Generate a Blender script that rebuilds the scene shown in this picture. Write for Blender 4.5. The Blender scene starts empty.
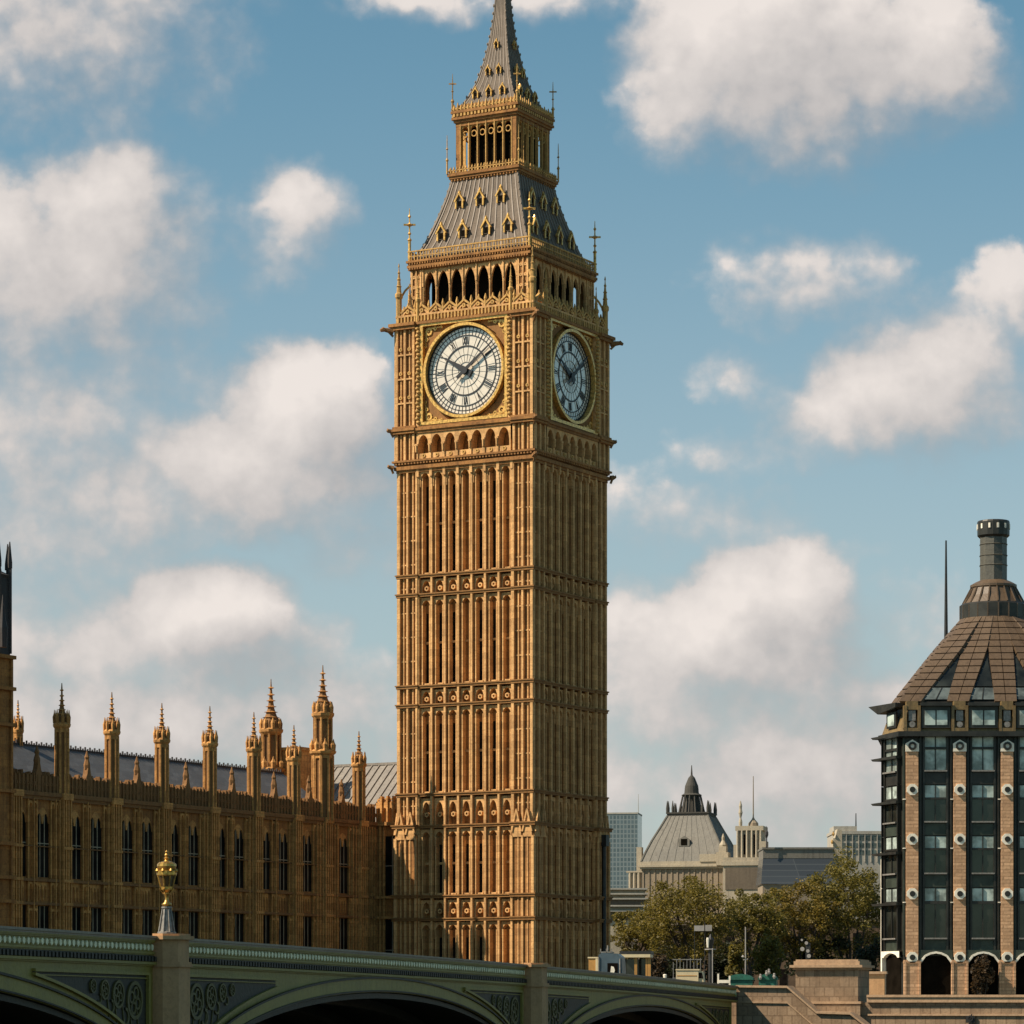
import bpy, math, random
from mathutils import Matrix, Vector
R = math.radians
random.seed(7)
S = bpy.context.scene
COL = S.collection

# ---------------------------------------------------------------- camera, light, sky
F = 3245.0            # focal length in pixels of a 1024 px wide frame
ZC = 2.0              # eye height above the river bank street
cam_d = bpy.data.cameras.new("camera")
cam = bpy.data.objects.new("camera", cam_d)
COL.objects.link(cam)
cam.location = (0, 0, ZC)
cam.rotation_euler = (R(90), 0, 0)
cam_d.sensor_width = 36.0
cam_d.lens = 36.0 * F / 1024.0
cam_d.shift_y = (1000 - 512) / 1024.0
cam_d.clip_start = 1.0
cam_d.clip_end = 20000
S.camera = cam
S.render.resolution_x = S.render.resolution_y = 1024

EXPO = 0.45
SKY = 0.06
SUN = 5.0
SUN_EL = R(44)
SUN_DIR = Vector((-0.956, -0.293, 0)).normalized()      # horizontal direction towards the sun
S.view_settings.view_transform = 'Standard'
S.view_settings.look = 'None'
S.view_settings.gamma = 1
S.view_settings.exposure = EXPO

sun_d = bpy.data.lights.new("sun", 'SUN')
sun_d.energy = SUN
sun_d.angle = R(0.5)
sun_d.color = (1.0, 0.87, 0.69)
sun = bpy.data.objects.new("sun", sun_d)
COL.objects.link(sun)
tosun = Vector((SUN_DIR.x * math.cos(SUN_EL), SUN_DIR.y * math.cos(SUN_EL), math.sin(SUN_EL)))
sun.rotation_euler = (-tosun).to_track_quat('-Z', 'Y').to_euler()
sun.location = (-100, -50, 150)

S.cycles.max_bounces = 5
S.cycles.diffuse_bounces = 3
S.cycles.glossy_bounces = 3
S.cycles.transparent_max_bounces = 6


class NT:
    """small helper to wire node trees"""
    def __init__(s, tree):
        s.t = tree
    def n(s, typ, **kw):
        nd = s.t.nodes.new(typ)
        for k, v in kw.items():
            setattr(nd, k, v)
        return nd
    def link(s, a, b):
        s.t.links.new(a, b)
    def put(s, sock, val):
        if isinstance(val, (int, float)):
            sock.default_value = val
        elif isinstance(val, (tuple, list)):
            sock.default_value = val
        else:
            s.link(val, sock)
    def m(s, op, a, b=None, c=None, clamp=False):
        nd = s.n('ShaderNodeMath', operation=op, use_clamp=clamp)
        s.put(nd.inputs[0], a)
        if b is not None: s.put(nd.inputs[1], b)
        if c is not None: s.put(nd.inputs[2], c)
        return nd.outputs[0]
    def vm(s, op, a, b=None):
        nd = s.n('ShaderNodeVectorMath', operation=op)
        s.put(nd.inputs[0], a)
        if b is not None: s.put(nd.inputs[1], b)
        return nd.outputs['Value'] if op in ('LENGTH', 'DOT_PRODUCT') else nd.outputs[0]
    def mixc(s, f, a, b, mode='MIX'):
        nd = s.n('ShaderNodeMix', data_type='RGBA', blend_type=mode)
        s.put(nd.inputs[0], f)
        s.put(nd.inputs[6], a)
        s.put(nd.inputs[7], b)
        return nd.outputs[2]
    def noise(s, vec, scale, detail=4, rough=0.5, out='Fac'):
        nd = s.n('ShaderNodeTexNoise')
        if vec is not None: s.link(vec, nd.inputs['Vector'])
        nd.inputs['Scale'].default_value = scale
        nd.inputs['Detail'].default_value = detail
        nd.inputs['Roughness'].default_value = rough
        return nd.outputs[out]
    def smooth(s, v, lo, hi):
        nd = s.n('ShaderNodeMapRange', interpolation_type='SMOOTHSTEP')
        s.put(nd.inputs[0], v)
        nd.inputs[1].default_value = lo
        nd.inputs[2].default_value = hi
        return nd.outputs[0]


# cumulus in the direction of the view: centre and radii in hundredths of the focal plane, weight, softness
CLOUDS = [
    (60, 20, 150, 85, .72), (20, 60, 110, 60, .45),
    (105, 215, 75, 58, .95), (50, 275, 120, 72, .95), (10, 215, 60, 40, .8), (150, 300, 85, 45, .6), (110, 330, 100, 40, .5),
    (292, 218, 46, 46, .62), (275, 255, 45, 30, .5),
    (40, 430, 150, 80, .72), (80, 515, 140, 48, .72), (130, 490, 90, 55, .72),
    (308, 412, 66, 52, 1.2), (265, 470, 95, 52, 1.0), (340, 470, 70, 60, .8), (220, 500, 120, 40, .72), (360, 545, 90, 34, .5),
    (205, 612, 70, 38, 1.25), (150, 645, 90, 48, .9), (250, 645, 70, 44, .9), (305, 655, 38, 34, .8), (50, 650, 110, 52, .7), (110, 590, 110, 50, .55),
    (150, 718, 250, 50, .88), (335, 700, 70, 40, .72), (20, 600, 90, 50, .5), (320, 720, 60, 60, .6),
    (425, 0, 80, 22, .5), (545, -4, 60, 26, .52), (600, 10, 50, 14, .4),
    (765, 40, 100, 60, 1.1), (716, 92, 72, 46, .95), (810, 75, 110, 62, 1.05), (915, 52, 66, 48, 1.0), (945, 90, 62, 38, .7), (780, 125, 110, 44, .72), (850, 110, 100, 34, .66),
    (800, 285, 84, 42, .56), (845, 262, 44, 30, .4),
    (905, 385, 75, 48, .98), (955, 380, 66, 60, .86), (870, 415, 80, 36, .8), (1008, 302, 46, 36, .66), (960, 325, 60, 30, .5), (830, 440, 60, 24, .5),
    (742, 376, 48, 22, .42), (735, 452, 66, 22, .42), (705, 516, 90, 28, .52), (620, 505, 70, 34, .45),
    (775, 600, 58, 48, 1.3), (725, 640, 90, 48, 1.05), (790, 650, 62, 52, .95), (680, 665, 70, 44, .8), (640, 650, 60, 54, .75), (690, 700, 120, 40, .78),
    (862, 700, 100, 36, .82), (720, 712, 130, 28, .6), (800, 765, 100, 60, .95), (880, 785, 100, 55, .85), (650, 780, 120, 46, .74), (760, 832, 220, 40, .66),
    (905, 630, 56, 40, .52), (845, 550, 40, 14, .4), (960, 470, 70, 24, .3), (960, 640, 60, 60, .4),
    (500, 760, 260, 60, .35), (500, 880, 900, 90, .52),
]


def build_world():
    g = bpy.data.node_groups.new("cloud_density", 'ShaderNodeTree')
    g.interface.new_socket("P", in_out='INPUT', socket_type='NodeSocketVector')
    g.interface.new_socket("D", in_out='OUTPUT', socket_type='NodeSocketFloat')
    t = NT(g)
    gi = t.n('NodeGroupInput'); go = t.n('NodeGroupOutput')
    P = gi.outputs[0]
    w1 = t.vm('SUBTRACT', t.noise(P, 0.9, 3, .5, 'Color'), (.5, .5, .5))
    w1s = t.n('ShaderNodeVectorMath', operation='SCALE'); t.link(w1, w1s.inputs[0]); w1s.inputs[3].default_value = 0.55
    w2 = t.vm('SUBTRACT', t.noise(P, 3.2, 7, .6, 'Color'), (.5, .5, .5))
    w2s = t.n('ShaderNodeVectorMath', operation='SCALE'); t.link(w2, w2s.inputs[0]); w2s.inputs[3].default_value = 0.24
    Q = t.vm('ADD', t.vm('ADD', P, w1s.outputs[0]), w2s.outputs[0])
    acc = None
    for cx, cy, rx, ry, w in CLOUDS:
        c = ((cx - 512) / 100, (1000 - cy) / 100, 0.0)
        d = t.vm('MULTIPLY', t.vm('SUBTRACT', Q, c), (68 / rx, 68 / ry, 0))
        l = t.vm('DOT_PRODUCT', d, d)
        b = t.m('MULTIPLY_ADD', l, -w * .62, w)
        acc = b if acc is None else t.m('SMOOTH_MAX', acc, b, .22)
    acc = t.m('MAXIMUM', acc, -.25)
    f = t.noise(P, 1.7, 7, .55)
    f2 = t.noise(P, 6.0, 5, .6)
    D = t.m('ADD', acc, t.m('ADD', t.m('MULTIPLY', t.m('SUBTRACT', f, .5), .50), t.m('MULTIPLY', t.m('SUBTRACT', f2, .5), .10)))
    # cauliflower billows
    for sc, amp in ((1.5, .18), (3.4, .12), (7.5, .06)):
        vo = t.n('ShaderNodeTexVoronoi', feature='SMOOTH_F1', voronoi_dimensions='2D')
        t.link(t.vm('ADD', P, w2s.outputs[0]), vo.inputs['Vector'])
        vo.inputs['Scale'].default_value = sc
        vo.inputs['Smoothness'].default_value = .35
        D = t.m('ADD', D, t.m('MULTIPLY', t.m('SUBTRACT', .42, vo.outputs['Distance']), amp))
    t.link(D, go.inputs[0])

    world = bpy.data.worlds.new("World")
    S.world = world
    world.use_nodes = True
    world.cycles.sampling_method = 'MANUAL'
    world.cycles.sample_map_resolution = 256
    wt = world.node_tree
    wt.nodes.clear()
    t = NT(wt)
    out = t.n('ShaderNodeOutputWorld')
    bg = t.n('ShaderNodeBackground')
    bg.inputs['Strength'].default_value = SKY
    t.link(bg.outputs[0], out.inputs[0])
    sky = t.n('ShaderNodeTexSky', sky_type='NISHITA')
    sky.sun_disc = False
    sky.sun_elevation = SUN_EL
    sky.sun_rotation = math.atan2(SUN_DIR.x, SUN_DIR.y)
    sky.altitude = 50
    sky.air_density = 1.0
    sky.dust_density = 0.3
    sky.ozone_density = 2.0
    tc = t.n('ShaderNodeTexCoord')
    sep = t.n('ShaderNodeSeparateXYZ'); t.link(tc.outputs['Generated'], sep.inputs[0])
    y = t.m('MAXIMUM', sep.outputs[1], .08)
    u = t.m('MULTIPLY', t.m('DIVIDE', sep.outputs[0], y), F / 100)
    v = t.m('MULTIPLY', t.m('DIVIDE', sep.outputs[2], y), F / 100)
    cmb = t.n('ShaderNodeCombineXYZ'); t.link(u, cmb.inputs[0]); t.link(v, cmb.inputs[1])
    P = cmb.outputs[0]
    g1 = t.n('ShaderNodeGroup', node_tree=g); t.link(P, g1.inputs[0])
    P2 = t.vm('ADD', P, (-.42, .52, 0))
    g2 = t.n('ShaderNodeGroup', node_tree=g); t.link(P2, g2.inputs[0])
    D1, D2 = g1.outputs[0], g2.outputs[0]
    lit = t.m('ADD', .39, t.m('MULTIPLY', t.m('SUBTRACT', D1, D2), .85), clamp=True)
    al = t.n('ShaderNodeMapRange', interpolation_type='SMOOTHSTEP')
    t.link(D1, al.inputs[0]); al.inputs[1].default_value = .19
    t.link(t.m('SUBTRACT', 1.28, t.m('MULTIPLY', lit, .80)), al.inputs[2])
    alpha = t.m('MULTIPLY', al.outputs[0], .95)
    thick = t.smooth(D1, .25, 1.0)
    lit = t.m('ADD', t.m('MULTIPLY', lit, .85), t.m('MULTIPLY', thick, .15), clamp=True)
    k = 1.0 / (SKY * 2 ** EXPO)
    cloud = t.mixc(lit, (.34 * k, .335 * k, .345 * k, 1), (.88 * k, .80 * k, .745 * k, 1))
    # deepen the zenith blue a little, as the photograph's clear autumn air does
    tint = t.mixc(1.0, sky.outputs[0], SKY_TINT, 'MULTIPLY')
    # colour nearer the horizon is greyer through the thin cloud there
    veil = t.m('MULTIPLY', t.smooth(v, 10.5, .5), .62)
    tint = t.mixc(veil, tint, (.52 * k, .51 * k, .545 * k, 1))
    col = t.mixc(alpha, tint, cloud)
    t.link(col, bg.inputs['Color'])


SKY_TINT = (1.02, 1.34, 1.18, 1)
build_world()


# ---------------------------------------------------------------- materials
def base_mat(name, rough=.8, metal=0.0):
    m = bpy.data.materials.new(name)
    m.use_nodes = True
    t = NT(m.node_tree)
    b = m.node_tree.nodes['Principled BSDF']
    b.inputs['Roughness'].default_value = rough
    b.inputs['Metallic'].default_value = metal
    return m, t, b


def plain(name, c, rough=.6, metal=0.0, var=.12, scale=1.2):
    m, t, b = base_mat(name, rough, metal)
    tc = t.n('ShaderNodeTexCoord')
    f = t.noise(tc.outputs['Object'], scale, 5, .6)
    lo = tuple(x * (1 - var) for x in c) + (1,)
    hi = tuple(min(1, x * (1 + var)) for x in c) + (1,)
    t.link(t.mixc(t.smooth(f, .3, .7), lo, hi), b.inputs['Base Color'])
    return m


def stone(name, c, dark=.55, scale=.5, course=0.0, rough=.88, streak=.5, bw=2.2, grain=.42, mortar=.03):
    """weathered stone: broad patches, rain streaks, grain, optional course joints"""
    m, t, b = base_mat(name, rough)
    tc = t.n('ShaderNodeTexCoord')
    o = tc.outputs['Object']
    big = t.smooth(t.noise(o, scale, 5, .6), .32, .68)
    mp = t.n('ShaderNodeMapping'); t.link(o, mp.inputs[0]); mp.inputs['Scale'].default_value = (3.2, 3.2, .16)
    st = t.smooth(t.noise(mp.outputs[0], 1.0, 5, .6), .45, .75)
    fine = t.noise(o, 6.0, 6, .7)
    c1 = tuple(c) + (1,)
    c0 = (c[0] * dark, c[1] * dark * .95, c[2] * dark * .9, 1)
    hi = (min(1, c[0] * 1.22), min(1, c[1] * 1.2), min(1, c[2] * 1.15), 1)
    col = t.mixc(t.m('MULTIPLY', big, .75), c1, hi)
    col = t.mixc(t.m('MULTIPLY', st, streak), col, c0)
    col = t.mixc(t.m('MULTIPLY', t.smooth(fine, .44, .66), grain), col, c0)
    if course:
        br = t.n('ShaderNodeTexBrick')
        sx = t.n('ShaderNodeSeparateXYZ'); t.link(o, sx.inputs[0])
        cb = t.n('ShaderNodeCombineXYZ')
        t.link(t.m('ADD', sx.outputs[0], sx.outputs[1]), cb.inputs[0]); t.link(sx.outputs[2], cb.inputs[1])
        t.link(cb.outputs[0], br.inputs['Vector'])
        br.inputs['Scale'].default_value = 1.0
        br.inputs['Brick Width'].default_value = course * bw
        br.inputs['Row Height'].default_value = course
        br.inputs['Mortar Size'].default_value = course * mortar
        br.inputs['Color1'].default_value = (1, 1, 1, 1)
        br.inputs['Color2'].default_value = (.70, .67, .64, 1)
        br.inputs['Mortar'].default_value = (.62, .59, .56, 1)
        col = t.mixc(1.0, col, br.outputs[0], 'MULTIPLY')
    t.link(col, b.inputs['Base Color'])
    bp = t.n('ShaderNodeBump'); bp.inputs['Strength'].default_value = .35; bp.inputs['Distance'].default_value = .05
    t.link(t.noise(o, 5.0, 4, .65), bp.inputs['Height'])
    t.link(bp.outputs[0], b.inputs['Normal'])
    return m


def glass(name, c, rough=.12, var=.5, scale=.6, ior=1.5):
    """opaque dark window glass that mirrors the sky"""
    m, t, b = base_mat(name, rough)
    tc = t.n('ShaderNodeTexCoord')
    f = t.noise(tc.outputs['Object'], scale, 3, .6)
    lo = tuple(x * (1 - var) for x in c) + (1,)
    hi = tuple(x * (1 + var) for x in c) + (1,)
    t.link(t.mixc(t.smooth(f, .35, .65), lo, hi), b.inputs['Base Color'])
    b.inputs['IOR'].default_value = ior
    return m


def gridglass(name, c1, c2, w, h, mort):
    m, t, b = base_mat(name, .2)
    tc = t.n('ShaderNodeTexCoord')
    sx = t.n('ShaderNodeSeparateXYZ'); t.link(tc.outputs['Object'], sx.inputs[0])
    cb = t.n('ShaderNodeCombineXYZ')
    t.link(t.m('ADD', sx.outputs[0], sx.outputs[1]), cb.inputs[0]); t.link(sx.outputs[2], cb.inputs[1])
    br = t.n('ShaderNodeTexBrick', offset=0.0)
    t.link(cb.outputs[0], br.inputs['Vector'])
    br.inputs['Scale'].default_value = 1.0
    br.inputs['Brick Width'].default_value = w
    br.inputs['Row Height'].default_value = h
    br.inputs['Mortar Size'].default_value = mort
    br.inputs['Color1'].default_value = tuple(c1) + (1,)
    br.inputs['Color2'].default_value = tuple(x * .7 for x in c1) + (1,)
    br.inputs['Mortar'].default_value = tuple(c2) + (1,)
    t.link(br.outputs[0], b.inputs['Base Color'])
    return m


def leafmat(name, ca, cb_, cc):
    m, t, b = base_mat(name, .6)
    tc = t.n('ShaderNodeTexCoord')
    o = tc.outputs['Object']
    a = t.smooth(t.noise(o, .45, 3, .6), .35, .65)
    f = t.smooth(t.noise(o, 3.5, 2, .5), .35, .65)
    col = t.mixc(f, t.mixc(a, tuple(ca) + (1,), tuple(cb_) + (1,)), tuple(cc) + (1,))
    t.link(col, b.inputs['Base Color'])
    tr = t.n('ShaderNodeBsdfTranslucent'); t.link(col, tr.inputs[0])
    mx = t.n('ShaderNodeMixShader'); mx.inputs[0].default_value = .46
    t.link(b.outputs[0], mx.inputs[1]); t.link(tr.outputs[0], mx.inputs[2])
    t.link(mx.outputs[0], m.node_tree.nodes['Material Output'].inputs[0])
    return m


M = dict(
    tower=stone("tower_stone", (.36, .164, .045), .40, .35, .5, streak=.7, grain=.6, mortar=.028),  # recessed wall toned darker than the ribs; recess shade is in the colour
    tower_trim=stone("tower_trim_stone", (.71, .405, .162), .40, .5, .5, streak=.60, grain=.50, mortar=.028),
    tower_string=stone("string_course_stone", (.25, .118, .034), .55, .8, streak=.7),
    gold=plain("gilding", (.66, .37, .095), .36, .45, .45, 5),
    giltstone=stone("gilded_carving", (.54, .310, .095), .12, 2.5, streak=.6),
    lead=stone("lead_roofing", (.140, .108, .082), .5, .5, rough=.85, streak=.8),
    leadrib=plain("lead_rolls", (.20, .152, .112), .6, 0, .2),
    iron=plain("dark_iron", (.028, .026, .024), .5, .3, .3),
    void=plain("interior_shade_black", (.009, .007, .005), .9, 0, .3),  # near-black stands in for unlit interiors; the shade is in the colour
    slit=glass("narrow_window_glass", (.013, .010, .008), .6, ior=1.1),
    dial=plain("opal_glass_dial", (.72, .61, .48), .35, 0, .09, 1.6),
    dialiron=plain("dial_ironwork", (.012, .012, .015), .5, .1, .3),
    palace=stone("palace_stone", (.39, .168, .042), .42, .4, .5, streak=.7, grain=.6, mortar=.03),  # wall toned darker so gaps between ribs carry shade in the colour
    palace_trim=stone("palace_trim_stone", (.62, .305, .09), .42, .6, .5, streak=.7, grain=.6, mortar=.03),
    palace_dark=stone("palace_weathered_shade_stone", (.22, .105, .034), .5, .8, streak=.7),  # weathered dressings; as turret core it paints the shade between ribs
    slate=stone("slate_roofing", (.105, .104, .104), .6, .8, .35, .55, streak=.4),
    paleLead=stone("pale_lead_roofing", (.22, .195, .17), .5, .6, rough=.7, streak=.5),
    mull=plain("pale_mullion_stone", (.34, .27, .18), .8, 0, .2),
    blackstone=stone("soot_dark_stone", (.045, .04, .04), .6, .8),
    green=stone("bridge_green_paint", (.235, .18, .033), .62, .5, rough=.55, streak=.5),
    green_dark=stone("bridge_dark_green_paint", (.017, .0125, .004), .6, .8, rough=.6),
    olive=stone("dim_olive_ironwork", (.10, .080, .018), .6, .8, rough=.6),
    cream=plain("cream_paint", (.80, .72, .46), .5, 0, .2, 5),
    cap=stone("parapet_coping", (.20, .155, .11), .6, 1.0, rough=.5),
    granite=stone("pier_granite", (.46, .26, .125), .6, 1.5),
    emb=stone("embankment_stone", (.31, .21, .13), .55, .6, .55, bw=1.05, streak=.6, mortar=.07),
    embtrim=stone("embankment_coping_stone", (.40, .26, .155), .6, .8),
    asphalt=stone("asphalt", (.05, .05, .05), .8, .5),
    chim=stone("dark_steel_chimney", (.085, .078, .062), .6, 1.0, rough=.45),
    bronze=plain("dark_bronze", (.036, .033, .027), .45, .4, .3),
    bronze_green=plain("green_bronze_panel", (.045, .055, .040), .5, .3, .3),
    sand=stone("sandstone_column", (.62, .375, .215), .55, 1.2, .24, streak=.35, mortar=.14, bw=4),
    white=plain("white_stone", (.82, .74, .60), .7, 0, .12, 3),
    tile=stone("bronze_roof_tile", (.105, .067, .038), .55, 1.0, rough=.5, streak=.5),
    brasstone=stone("weathered_brass", (.19, .125, .05), .3, 1.2, rough=.5, streak=.6),
    pane=glass("office_glass_pale", (.34, .39, .35), .12, .5, .9),
    paned=glass("office_glass_dark", (.020, .022, .018), .10, .6, .35),
    hall=stone("hall_limestone", (.25, .195, .135), .55, .4, streak=.6),
    hall_shade=stone("shade_toned_hall_stone", (.13, .10, .07), .55, .5),  # hall stone copied darker, shade of openings and ledges in the colour
    hall_white=stone("pale_portland_stone", (.38, .32, .235), .6, .5, streak=.45),
    hall_roof=stone("grey_dome_lead", (.16, .145, .12), .62, .35, rough=.6, streak=.75),
    hall_dark=stone("dark_lantern_lead", (.055, .05, .042), .6, .8),
    tower_glass=gridglass("distant_tower_glazing", (.10, .135, .15), (.19, .215, .22), 1.0, 1.3, .16),
    slate2=gridglass("slate_mansard", (.06, .066, .072), (.085, .09, .092), 5.0, .75, .05),
    brown_brick=stone("shade_toned_brown_brick", (.16, .10, .06), .55, .5, .4),  # brick darkened in its colour for the shade behind the trees
    conc=stone("pale_concrete", (.36, .33, .28), .7, .6),
    bark=stone("bark", (.05, .037, .027), .6, 2.5),
    leaf=leafmat("spring_foliage_olive", (.20, .150, .022), (.27, .20, .030), (.12, .10, .018)),
    leaf2=leafmat("spring_foliage_green", (.19, .155, .022), (.25, .19, .028), (.115, .10, .018)),
    leaf3=leafmat("spring_foliage_amber", (.26, .175, .025), (.29, .20, .030), (.14, .11, .02)),
    shrub=leafmat("brown_shrub", (.10, .06, .025), (.13, .075, .03), (.05, .035, .02)),
    hedge=leafmat("dark_hedge", (.030, .036, .012), (.045, .050, .015), (.02, .025, .01)),
    water=plain("river_water", (.030, .034, .026), .12, 0, .3, .2),
    ground=stone("ground_cover", (.10, .09, .06), .7, .05),
    vanblue=plain("blue_grey_paint", (.075, .105, .125), .4, .1, .2),
    vancream=plain("cream_vehicle_paint", (.62, .50, .30), .4, 0, .1),
    ochre=plain("ochre_timber", (.42, .21, .05), .6, 0, .2),
    lightglass=glass("roof_light_glass", (.085, .10, .095), .3, .5, .8),
    oldgold=plain("old_gilding", (.52, .29, .070), .33, .75, .4, 9),
    teal=plain("green_canvas", (.010, .095, .062), .7, 0, .3, 3),
    signgrey=plain("grey_sign_back", (.30, .27, .24), .5, 0, .15),
    tyre=plain("tyre_rubber", (.02, .02, .02), .8),
    greymetal=plain("fluted_grey_metal", (.22, .20, .175), .5, .2, .3, 6),
)


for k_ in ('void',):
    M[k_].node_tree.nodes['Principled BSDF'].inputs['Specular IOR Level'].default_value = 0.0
# DIALX: polished opal glass mirrors the open sky
b_ = M['dial'].node_tree.nodes['Principled BSDF']
b_.inputs['IOR'].default_value = 1.9
b_.inputs['Roughness'].default_value = .22
b_.inputs['Coat Weight'].default_value = 0.5
b_.inputs['Coat IOR'].default_value = 1.8
b_.inputs['Coat Roughness'].default_value = .1

# ---------------------------------------------------------------- mesh helpers
def FM(k):
    return Matrix.Rotation(k * math.pi / 2, 4, 'Z')


class MB:
    def __init__(s, M_=None):
        s.v = []; s.f = []; s.mi = []; s.M = M_ or Matrix.Identity(4); s.cur = 0
    def add(s, vs, fs):
        o = len(s.v)
        for p in vs:
            s.v.append(tuple(s.M @ Vector(p)))
        for f in fs:
            s.f.append([i + o for i in f]); s.mi.append(s.cur)
        return s
    def box(s, x0, x1, y0, y1, z0, z1):
        return s.add([(x0, y0, z0), (x1, y0, z0), (x1, y1, z0), (x0, y1, z0), (x0, y0, z1), (x1, y0, z1), (x1, y1, z1), (x0, y1, z1)],
                     [(0, 3, 2, 1), (4, 5, 6, 7), (0, 1, 5, 4), (1, 2, 6, 5), (2, 3, 7, 6), (3, 0, 4, 7)])
    def slab(s, h, z0, z1):
        return s.box(-h, h, -h, h, z0, z1)
    def fb(s, u0, u1, d0, d1, z0, z1):            # box on a facade: along, out, up
        return s.box(u0, u1, -d1, -d0, z0, z1)
    def lathe(s, prof, n=12, c=(0, 0), rot=0.0, cap=True):
        vs = []; fs = []
        for r, z in prof:
            for i in range(n):
                a = rot + 2 * math.pi * i / n
                vs.append((c[0] + r * math.cos(a), c[1] + r * math.sin(a), z))
        for j in range(len(prof) - 1):
            for i in range(n):
                i2 = (i + 1) % n
                fs.append((j * n + i, j * n + i2, (j + 1) * n + i2, (j + 1) * n + i))
        if cap:
            fs.append(tuple(range(n - 1, -1, -1)))
            fs.append(tuple(range((len(prof) - 1) * n, len(prof) * n)))
        return s.add(vs, fs)
    def sq(s, prof, c=(0, 0)):                    # square section: half width, z
        return s.lathe([(h * math.sqrt(2), z) for h, z in prof], 4, c, math.pi / 4)
    def tube(s, p0, p1, r0, r1=None, n=6):
        r1 = r0 if r1 is None else r1
        p0, p1 = Vector(p0), Vector(p1)
        d = (p1 - p0)
        if d.length < 1e-6: return s
        d.normalize()
        a = d.orthogonal().normalized(); b = d.cross(a)
        vs = [tuple(p + (a * math.cos(2 * math.pi * i / n) + b * math.sin(2 * math.pi * i / n)) * r) for p, r in ((p0, r0), (p1, r1)) for i in range(n)]
        fs = [(i, (i + 1) % n, n + (i + 1) % n, n + i) for i in range(n)] + [tuple(range(n - 1, -1, -1)), tuple(range(n, 2 * n))]
        return s.add(vs, fs)
    def prism(s, pts, d0, d1):                    # polygon in (u, z) given thickness d0..d1 outward
        n = len(pts)
        vs = [(u, -d1, z) for u, z in pts] + [(u, -d0, z) for u, z in pts]
        fs = [tuple(range(n)), tuple(range(2 * n - 1, n - 1, -1))] + [(i, n + i, n + (i + 1) % n, (i + 1) % n) for i in range(n)]
        return s.add(vs, fs)
    def arch(s, u0, u1, z0, z1, a, zs, za, d0, d1, n=4, uc=None, pw=1.7):
        """a plate from (u0,z0) to (u1,z1) with a pointed opening of half width a, springing zs, apex za"""
        uc = (u0 + u1) / 2 if uc is None else uc
        if zs > z0 + 1e-4:
            s.fb(u0, uc - a, d0, d1, z0, zs); s.fb(uc + a, u1, d0, d1, z0, zs)
        pr = [(1 - (i / n), zs + (za - zs) * (1 - (1 - i / n) ** pw) ** (1 / pw)) for i in range(n + 1)]
        L = [(uc - a * x, z) for x, z in pr]
        Rr = [(uc + a * x, z) for x, z in pr]
        for side, lim in ((L, u0), (Rr, u1)):
            xs = [lim] + [p[0] for p in side]
            zz = [zs] + [p[1] for p in side]
            for i in range(len(xs) - 1):
                if abs(xs[i] - xs[i + 1]) < 1e-5: continue
                vs = [(xs[i], -d1, zz[i]), (xs[i + 1], -d1, zz[i + 1]), (xs[i + 1], -d1, z1), (xs[i], -d1, z1),
                      (xs[i], -d0, zz[i]), (xs[i + 1], -d0, zz[i + 1]), (xs[i + 1], -d0, z1), (xs[i], -d0, z1)]
                s.add(vs, [(0, 1, 2, 3), (0, 4, 5, 1), (3, 2, 6, 7)])
        return s
    def ring(s, uc, zc, r0, r1, d0, d1, n=24, a0=0.0, a1=2 * math.pi):
        vs = []; fs = []
        full = abs(a1 - a0 - 2 * math.pi) < 1e-6
        m = n if full else n + 1
        for i in range(m):
            a = a0 + (a1 - a0) * i / n
            for r, d in ((r0, d0), (r0, d1), (r1, d1), (r1, d0)):
                vs.append((uc + r * math.sin(a), -d, zc + r * math.cos(a)))
        for i in range(n):
            j = (i + 1) % m
            for k in range(4):
                fs.append((i * 4 + k, j * 4 + k, j * 4 + (k + 1) % 4, i * 4 + (k + 1) % 4))
        return s.add(vs, fs)
    def bar(s, u0, z0, u1, z1, w, d0, d1, w1=None):  # a flat stroke on a facade
        w1 = w if w1 is None else w1
        dx, dz = u1 - u0, z1 - z0
        l = math.hypot(dx, dz) or 1
        px, pz = -dz / l / 2, dx / l / 2
        return s.prism([(u0 - px * w, z0 - pz * w), (u1 - px * w1, z1 - pz * w1), (u1 + px * w1, z1 + pz * w1), (u0 + px * w, z0 + pz * w)], d0, d1)
    def build(s, name, mats, parent=None, smooth=False, **props):
        me = bpy.data.meshes.new(name)
        me.from_pydata(s.v, [], s.f)
        if not isinstance(mats, (list, tuple)): mats = [mats]
        for m in mats: me.materials.append(m)
        if len(mats) > 1: me.polygons.foreach_set('material_index', s.mi)
        if smooth: me.polygons.foreach_set('use_smooth', [True] * len(me.polygons))
        me.update()
        o = bpy.data.objects.new(name, me)
        COL.objects.link(o)
        if parent is not None: o.parent = parent
        for k, v in props.items(): o[k] = v
        return o


def thing(name, label, cat, loc=(0, 0, 0), rz=0.0, group=None):
    o = bpy.data.objects.new(name, None)
    COL.objects.link(o)
    o.empty_display_size = .5
    o.location = loc; o.rotation_euler = (0, 0, rz)
    o['label'] = label; o['category'] = cat
    if group: o['group'] = group
    return o


def copy_tree(src, parent=None):
    c = src.copy(); COL.objects.link(c)
    if parent is not None: c.parent = parent
    for ch in list(src.children):
        copy_tree(ch, c)
    return c


def P(px, py, Y):
    return Vector(((px - 512) / F * Y, Y, ZC + (1000 - py) / F * Y))
# ---------------------------------------------------------------- setting: water, land
def structure(name, mb, mat):
    return mb.build(name, mat, None, kind='structure')


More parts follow.
